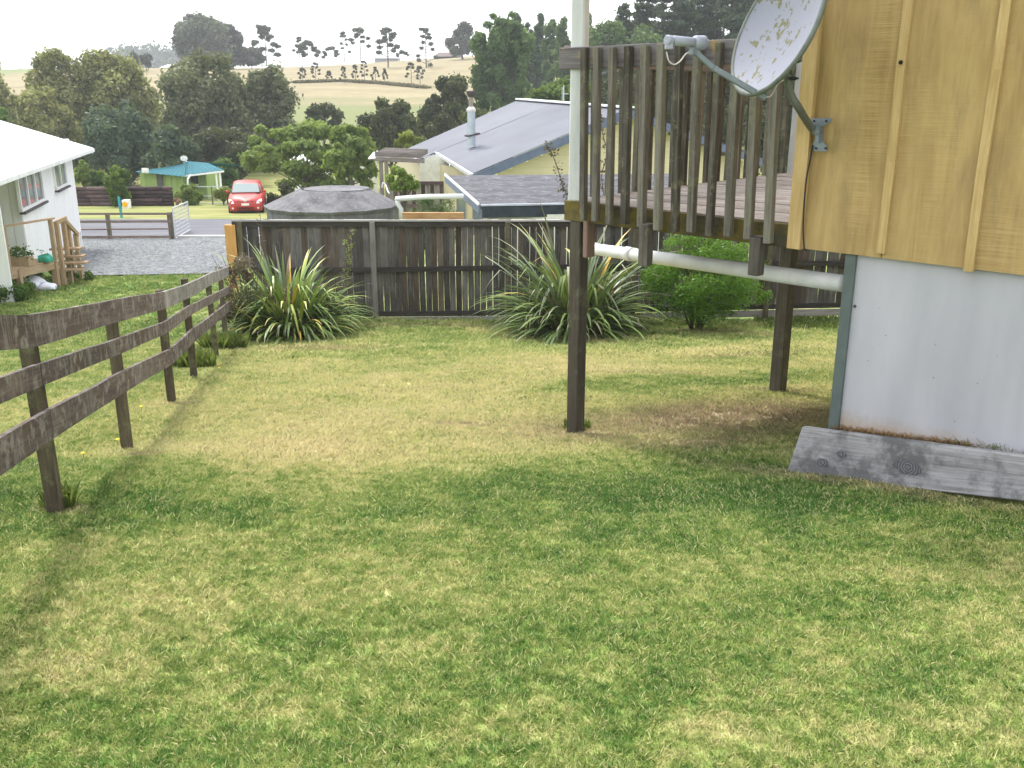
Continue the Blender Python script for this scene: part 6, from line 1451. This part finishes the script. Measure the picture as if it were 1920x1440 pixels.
tree("small_green_tree", "low green leafy branch tree in front of the white panel by the pergola", "tree", 722, 792, 310, 365, 27, lightg, 5200, .05, 17, None, 18, (.2, .3), shell=.3)
# right of the field
tree("poplar_tree", "large leafy green poplar with a rounded double top right of the barn", "tree", 876, 1004, 26, 235, 92, popl, 34000, .16, 20, None, 100, (.12, .22), extra=[(-.4, .8, .14), (-.25, .95, .10), (.4, .8, .17), (.3, .97, .11), (.05, .85, .14), (.55, .7, .15), (-.6, .6, .15)])
tree("skyline_oak", "grey spreading tree on the crest left of the large green poplar", "tree", 834, 900, 40, 110, 225, skyl, 5000, .42, 21, None, 20, (.2, .3), shell=.3)
pops = [(938, 964, 10, 215, 132, "first"), (958, 984, 8, 215, 130, "second"), (980, 1004, 26, 215, 134, "third"), (1000, 1024, 16, 215, 132, "fourth"), (1018, 1046, 18, 215, 128, "fifth"), (1038, 1070, 10, 215, 125, "sixth"), (1082, 1114, 10, 215, 122, "seventh"), (1108, 1148, 15, 215, 120, "eighth")]
for i, (a_, b_, t_, c_, Y, o_) in enumerate(pops):
    tree("lombardy_poplar", f"narrow tall poplar, {o_} from the left in the row around the white post", "tree", a_, b_, t_, c_, Y, popl if i > 3 else bluegr, 9000, .20, 30+i, "narrow poplars in a row", 40, (.42, .62), 1, .22, .35)
tree("green_tree", "bright green tree behind the ridge of the grey roof", "tree", 985, 1110, 150, 235, 62, foliage("fresh_green_leaf", (0.025, 0.055, 0.01), (0.129, 0.221, 0.041), .3), 13000, .13, 22, None, 30)
tree("green_tree", "mid green tree between the white post and the dark pines", "tree", 1105, 1250, 20, 240, 105, popl, 20000, .2, 23, None, 44, extra=[(-.5, .6, .3)])
def pine(name, label, px, half, pyt, pyb, Y, seed, n=13000, group=None, leaf=.34):
    g = np.random.default_rng(seed); T = W(px, pyt, Y); gz = zgf(T.x, Y); H = T.z-gz; root = thing(name, (T.x, Y, gz), label, "pine tree", group); rx = half/F*Y
    bl = []; mb = MB(); mb.tube([(T.x, Y, gz-.5), (T.x, Y, gz+H*.5), (T.x, Y, T.z)], [H*.022, H*.014, .03], 7)
    nl = 17
    for i in range(nl):
        f = i/nl; z = gz+H*(.18+.82*f); r_ = rx*(1-f)**.75*g.uniform(.75, 1.15)+.3
        for k in range(7 if f < .8 else 4):
            a = g.uniform(0, 6.28); q = g.uniform(.45, .85); x, y = T.x+r_*q*math.cos(a), Y+r_*q*math.sin(a); zz = z-r_*.18*q+g.uniform(-.2, .3)
            bl.append((x, y, zz, r_*.36+.15, r_*.36+.15, .10*r_+.22)); mb.tube([(T.x, Y, z), (x, y, zz)], [.07, .03], 4)
    P, Nn, ti = crown_pts(bl, n, g, .2, .5); V, Q = leafquads(P, Nn, leaf, .3, g=g)
    link("crown", np_mesh("crown", V-np.array([T.x, Y, gz]), Q, pinel, ti), root); mb.build("trunk", barkm, root); return root
for i, (px, h, t_, Y, lab) in enumerate(((1168, 42, 2, 112, "dark pine with its pointed tip just right of the white post"), (1215, 55, -40, 116, "tall dark pine above the dish's feed horn, left one"), (1268, 60, -70, 108, "tall dark pine right over the feed horn"), (1325, 62, -60, 112, "tall dark pine between feed horn and dish"), (1385, 66, -90, 106, "tall dark pine immediately left of the dish"), (1450, 66, -80, 110, "tall dark pine mostly hidden behind the dish"), (1520, 66, -60, 114, "tall dark pine hidden by the house corner"))):
    pine("pine_tree", lab, px, h, t_, 250, Y, 50+i, 17000, "dark pines behind the deck", .36)
for i, (a_, b_, t_, c_, Y, lab) in enumerate(((1210, 1330, 95, 290, 70, "dark bushy tree seen between the left half of the deck balusters"), (1310, 1420, 110, 300, 64, "dark bushy tree seen between the right half of the deck balusters"), (1400, 1500, 120, 340, 40, "dark green tree behind the dish's mount tube"), (1120, 1215, 130, 260, 80, "dark bushy tree behind the grey roof peak"))):
    tree("bushy_tree", lab, "tree", a_, b_, t_, c_, Y, darkt if i != 2 else bluegr, 14000, .15 if i != 2 else .09, 60+i, "bushy trees behind the deck", 34)
pine("pine_tree", "dark young pine low between poplars and deck rail", 1140, 30, 60, 250, 98, 71, 9000, None, .28)
# skyline trees
tree("macrocarpa_tree", "big domed macrocarpa on the hill crest, largest tree of the skyline", "tree", 326, 432, 31, 128, 215, foliage("macrocarpa_leaf", (0.03, 0.037, 0.027), (0.147, 0.166, 0.11), .1), 17000, .42, 24, None, 40, (.28, .42), top=.3, bark=barkp)
tree("macrocarpa_tree", "darker macrocarpa joined to the right side of the big domed one", "tree", 396, 462, 46, 128, 222, skyl, 9000, .42, 25, None, 26)
tree("skyline_shrub", "low dark shrubs trailing right of the macrocarpas on the crest", "shrub", 440, 500, 90, 122, 226, skyl, 3500, .38, 26, None, 20)
tree("paired_tree", "left of two small dark round trees in the gap above the willows", "tree", 242, 262, 96, 132, 200, skyl, 2500, .3, 27, "pair of small trees in the gap", 12)
tree("paired_tree", "right of two small dark round trees in the gap above the willows", "tree", 261, 285, 94, 130, 200, skyl, 2500, .3, 28, "pair of small trees in the gap", 12)
def scraggly(label, px, pyt, pyb, half, Y, seed, n=1500, nb=12, crownfrac=.75, grp="scraggly trees on the hill crest", name="scraggly_tree", leaf=.22):
    """thin trunk with a few separate flattened foliage pads"""
    g = np.random.default_rng(seed); T = W(px, pyt, Y); B = W(px, pyb, Y); gz = min(B.z, T.z-.5); rx = half/F*Y; H = T.z-gz
    root = thing(name, (T.x, Y, gz), label, "tree", grp); mb = MB(); bend = g.uniform(-.1, .1)*rx; rt = max(.035, H*.018)
    mb.tube([(T.x, Y, gz-.5), (T.x+bend, Y, gz+H*.5), (T.x, Y, T.z-.3)], [rt, rt*.75, rt*.25], 6); bl = []
    for k in range(nb):
        f = 1-crownfrac*(k/nb)**1.15; sd_ = (1 if k % 2 else -1)*g.uniform(.25, .95)*(1.1-.35*f); x, y, z = T.x+sd_*rx*(.35+.9*min(1, (1-f)*2+.25)), Y+g.uniform(-.5, .5)*rx, gz+H*f*.96+g.uniform(-.04, .04)*H
        bl.append((x, y, z, rx*g.uniform(.16, .34), rx*.25, max(.16, rx*g.uniform(.09, .17)))); mb.tube([(T.x, Y, z-.12*H*abs(sd_)), (x, y, z-.05)], [rt*.45, rt*.15], 4)
    bl.append((T.x, Y, T.z-.15*rx, rx*.35, rx*.3, rx*.2))
    P, Nn, ti = crown_pts(bl, int(n*1.5), g, .05, .5); P = P+g.normal(size=P.shape)*rx*.05; V, Q = leafquads(P, Nn, leaf, .6, g=g); link("crown", np_mesh("crown", V-np.array([T.x, Y, gz]), Q, skyl, ti), root); mb.build("trunk", barkm, root)
scraggly("dense upright scraggly tree on the crest right of the macrocarpas", 495, 50, 118, 20, 222, 1, 3800, 16, .85)
scraggly("flat-topped sparse tree on the crest, left of the short conifer", 560, 70, 116, 10, 222, 2, 600, 8)
scraggly("low bushy crest tree cluster with a leaning top", 577, 78, 114, 18, 224, 3, 2200, 12, .8)
scraggly("short dark leaning conifer on the crest", 619, 89, 112, 12, 226, 4, 1500, 9, .9)
scraggly("very thin feathery tree on the crest beside the two-tiered one", 643, 60, 112, 10, 226, 5, 650, 9, .9)
scraggly("two-tiered slim tree in the middle of the crest", 674, 53, 112, 16, 226, 6, 1700, 12, .6)
scraggly("tallest mid-crest tree with its long bare trunk down the field", 725, 53, 158, 20, 205, 7, 2400, 14, .45)
scraggly("bare sparse tree with tufted top left of the barn", 798, 54, 145, 18, 200, 8, 900, 12, .8)
scraggly("small grey tuft tree beside the faint far shed", 755, 96, 112, 11, 228, 9, 500, 7, .7)
scraggly("bare-trunked tree standing in the field below the flat-topped crest tree", 564, 84, 132, 8, 190, 10, 400, 6, .5)
# row of young trees across the field
for i, (px, pt_, pb2, h) in enumerate(((566, 128, 155, 7), (590, 118, 154, 9), (616, 134, 150, 5), (644, 126, 156, 6), (665, 122, 156, 6), (682, 115, 155, 7), (703, 126, 155, 6), (721, 130, 155, 4), (770, 118, 156, 10), (787, 124, 158, 9))):
    o_ = ["first", "second", "third", "fourth", "fifth", "sixth", "seventh", "eighth", "ninth", "tenth"][i]
    B = GP(px, pb2, 100, 230); Yb = B.y; scraggly(f"young staked tree in the dry field row, {o_} from the left", px, pt_, pb2+1, h, Yb, 100+i, 420, 9, .75, "young trees across the dry field", "young_tree", .14)
# hedge line of rank grass along the field fence
g = np.random.default_rng(90); P = []; 
for k in range(260):
    px = g.uniform(556, 800); yy = np.interp(px, [556, 640, 720, 800], [156, 153, 158, 166]); b = GP(px, yy, 90, 230); P.append((b.x, b.y, b.z+.1, 1.1, .5, .28))
Pp, Nn, ti = crown_pts(P, 9000, g, .1, .6); V, Q = leafquads(Pp, Nn, .22, .5, g=g)
c = V.mean(0); o = link("field_hedge", np_mesh("field_hedge", V-c, Q, foliage("dry_rank_grass", (0.05, 0.042, 0.025), (0.202, 0.166, 0.092), .1, .8), ti), None, tuple(c)); setp(o, "line of rank dark grass across the dry field below the young trees", "rank grass", kind='stuff')
# garden shrubs beyond the road
def gshrub(label, px0_, px1_, pyt, pyb, Y, mat, n, leaf, seed, nb=22): tree("garden_shrub", label, "shrub", px0_, px1_, pyt, pyb, Y, mat, n, leaf, seed, None, nb, (.25, .4), rt=.04)
Yb2 = YR-.9
gshrub("rounded bright green bush in front of the dark log wall", 193, 252, 313, 384, Yb2, foliage("round_bush_leaf", (0.025, 0.06, 0.007), (0.156, 0.248, 0.032), .3), 10000, .07, 200, 34)
gshrub("pale green shrub behind the log wall beside the white house corner", 135, 175, 300, 362, YR+2, lightg, 5000, .08, 201)
gshrub("mid green shrub behind the log wall left of the round bush", 160, 205, 318, 362, YR+2.5, lush, 4500, .08, 202)
gshrub("leafy shrub in front of the lime green cottage wall", 330, 378, 348, 384, Yw-.6, lightg, 5000, .07, 203)
gshrub("yellow-green shrub left of the red car", 401, 436, 349, 382, Yw-.4, yelg, 4000, .07, 204)
gshrub("dull green tree behind the cottage verandah", 385, 450, 300, 350, 64, lush, 6000, .12, 205)
gshrub("dark hedge shrub right of the red car", 500, 560, 345, 400, 49, darkt, 5000, .09, 206)
gshrub("pinkish flowering plant at the right end of the log wall", 326, 340, 372, 386, YR-.3, foliage("pink_flower", (0.174, 0.079, 0.06), (0.57, 0.331, 0.258), .2), 900, .05, 207, 8)
gshrub("pale green shrub at far left edge over the white roof", -40, 20, 200, 260, 60, lush, 5000, .12, 208)
# leggy dark-leaved stems standing in front of the cream gable
for i, (lab, pts) in enumerate((("thin dark-leaved stem leaning over the shed roof left of the white post", [(1062, 384), (1056, 350), (1046, 318), (1036, 290), (1026, 272)]), ("dark-leaved twining stem seen between the first deck balusters", [(1132, 380), (1128, 330), (1138, 290), (1130, 250), (1122, 215)]))):
    P3 = [W(a, b2, 19.0) for a, b2 in pts]; B = P3[0].copy(); B.z = zgf(B.x, B.y); rs = random.Random(i); t = thing("leggy_plant", B, lab, "plant"); cp = curve_pts([B]+P3, 5); mb = MB(); mb.tube(cp, .009, 5); mb.build("stem", twig, t)
    L = []; 
    for k in range(60):
        q = cp[rs.randrange(5, len(cp))]; 
        for _ in range(3): L.append((q.x+rs.gauss(0, .05), q.y+rs.gauss(0, .05), q.z+rs.gauss(0, .04)))
    L = np.array(L); V, Q = leafquads(L, rng.normal(size=L.shape), .028, .6); link("leaves", np_mesh("leaves", V-np.array(B), Q, foliage("dark_stem_leaf", (0.025, 0.012, 0.01), (0.101, 0.064, 0.046), .1), rng.random(len(L))), t)
# ================================================================== HAZE
hm = bpy.data.materials.new("thin_haze"); hm.use_nodes = True; nt = hm.node_tree; nt.nodes.clear()
pv = nd(nt, 'ShaderNodeVolumePrincipled', {'Color': (.86, .91, 1, 1), 'Density': .00052, 'Anisotropy': .2}); o = nt.nodes.new('ShaderNodeOutputMaterial'); nt.links.new(pv.outputs[0], o.inputs['Volume'])
mb = MB(); mb.box(-1700, 1700, -60, 3300, -13, 70); hz = mb.build("haze", hm, loc=(0, 300, 0)); bm = bmesh.new(); bm.from_mesh(hz.data); bmesh.ops.recalc_face_normals(bm, faces=bm.faces)
if bm.calc_volume(signed=True) < 0: bmesh.ops.reverse_faces(bm, faces=bm.faces)
bm.to_mesh(hz.data); bm.free()
hz['kind'] = 'stuff'
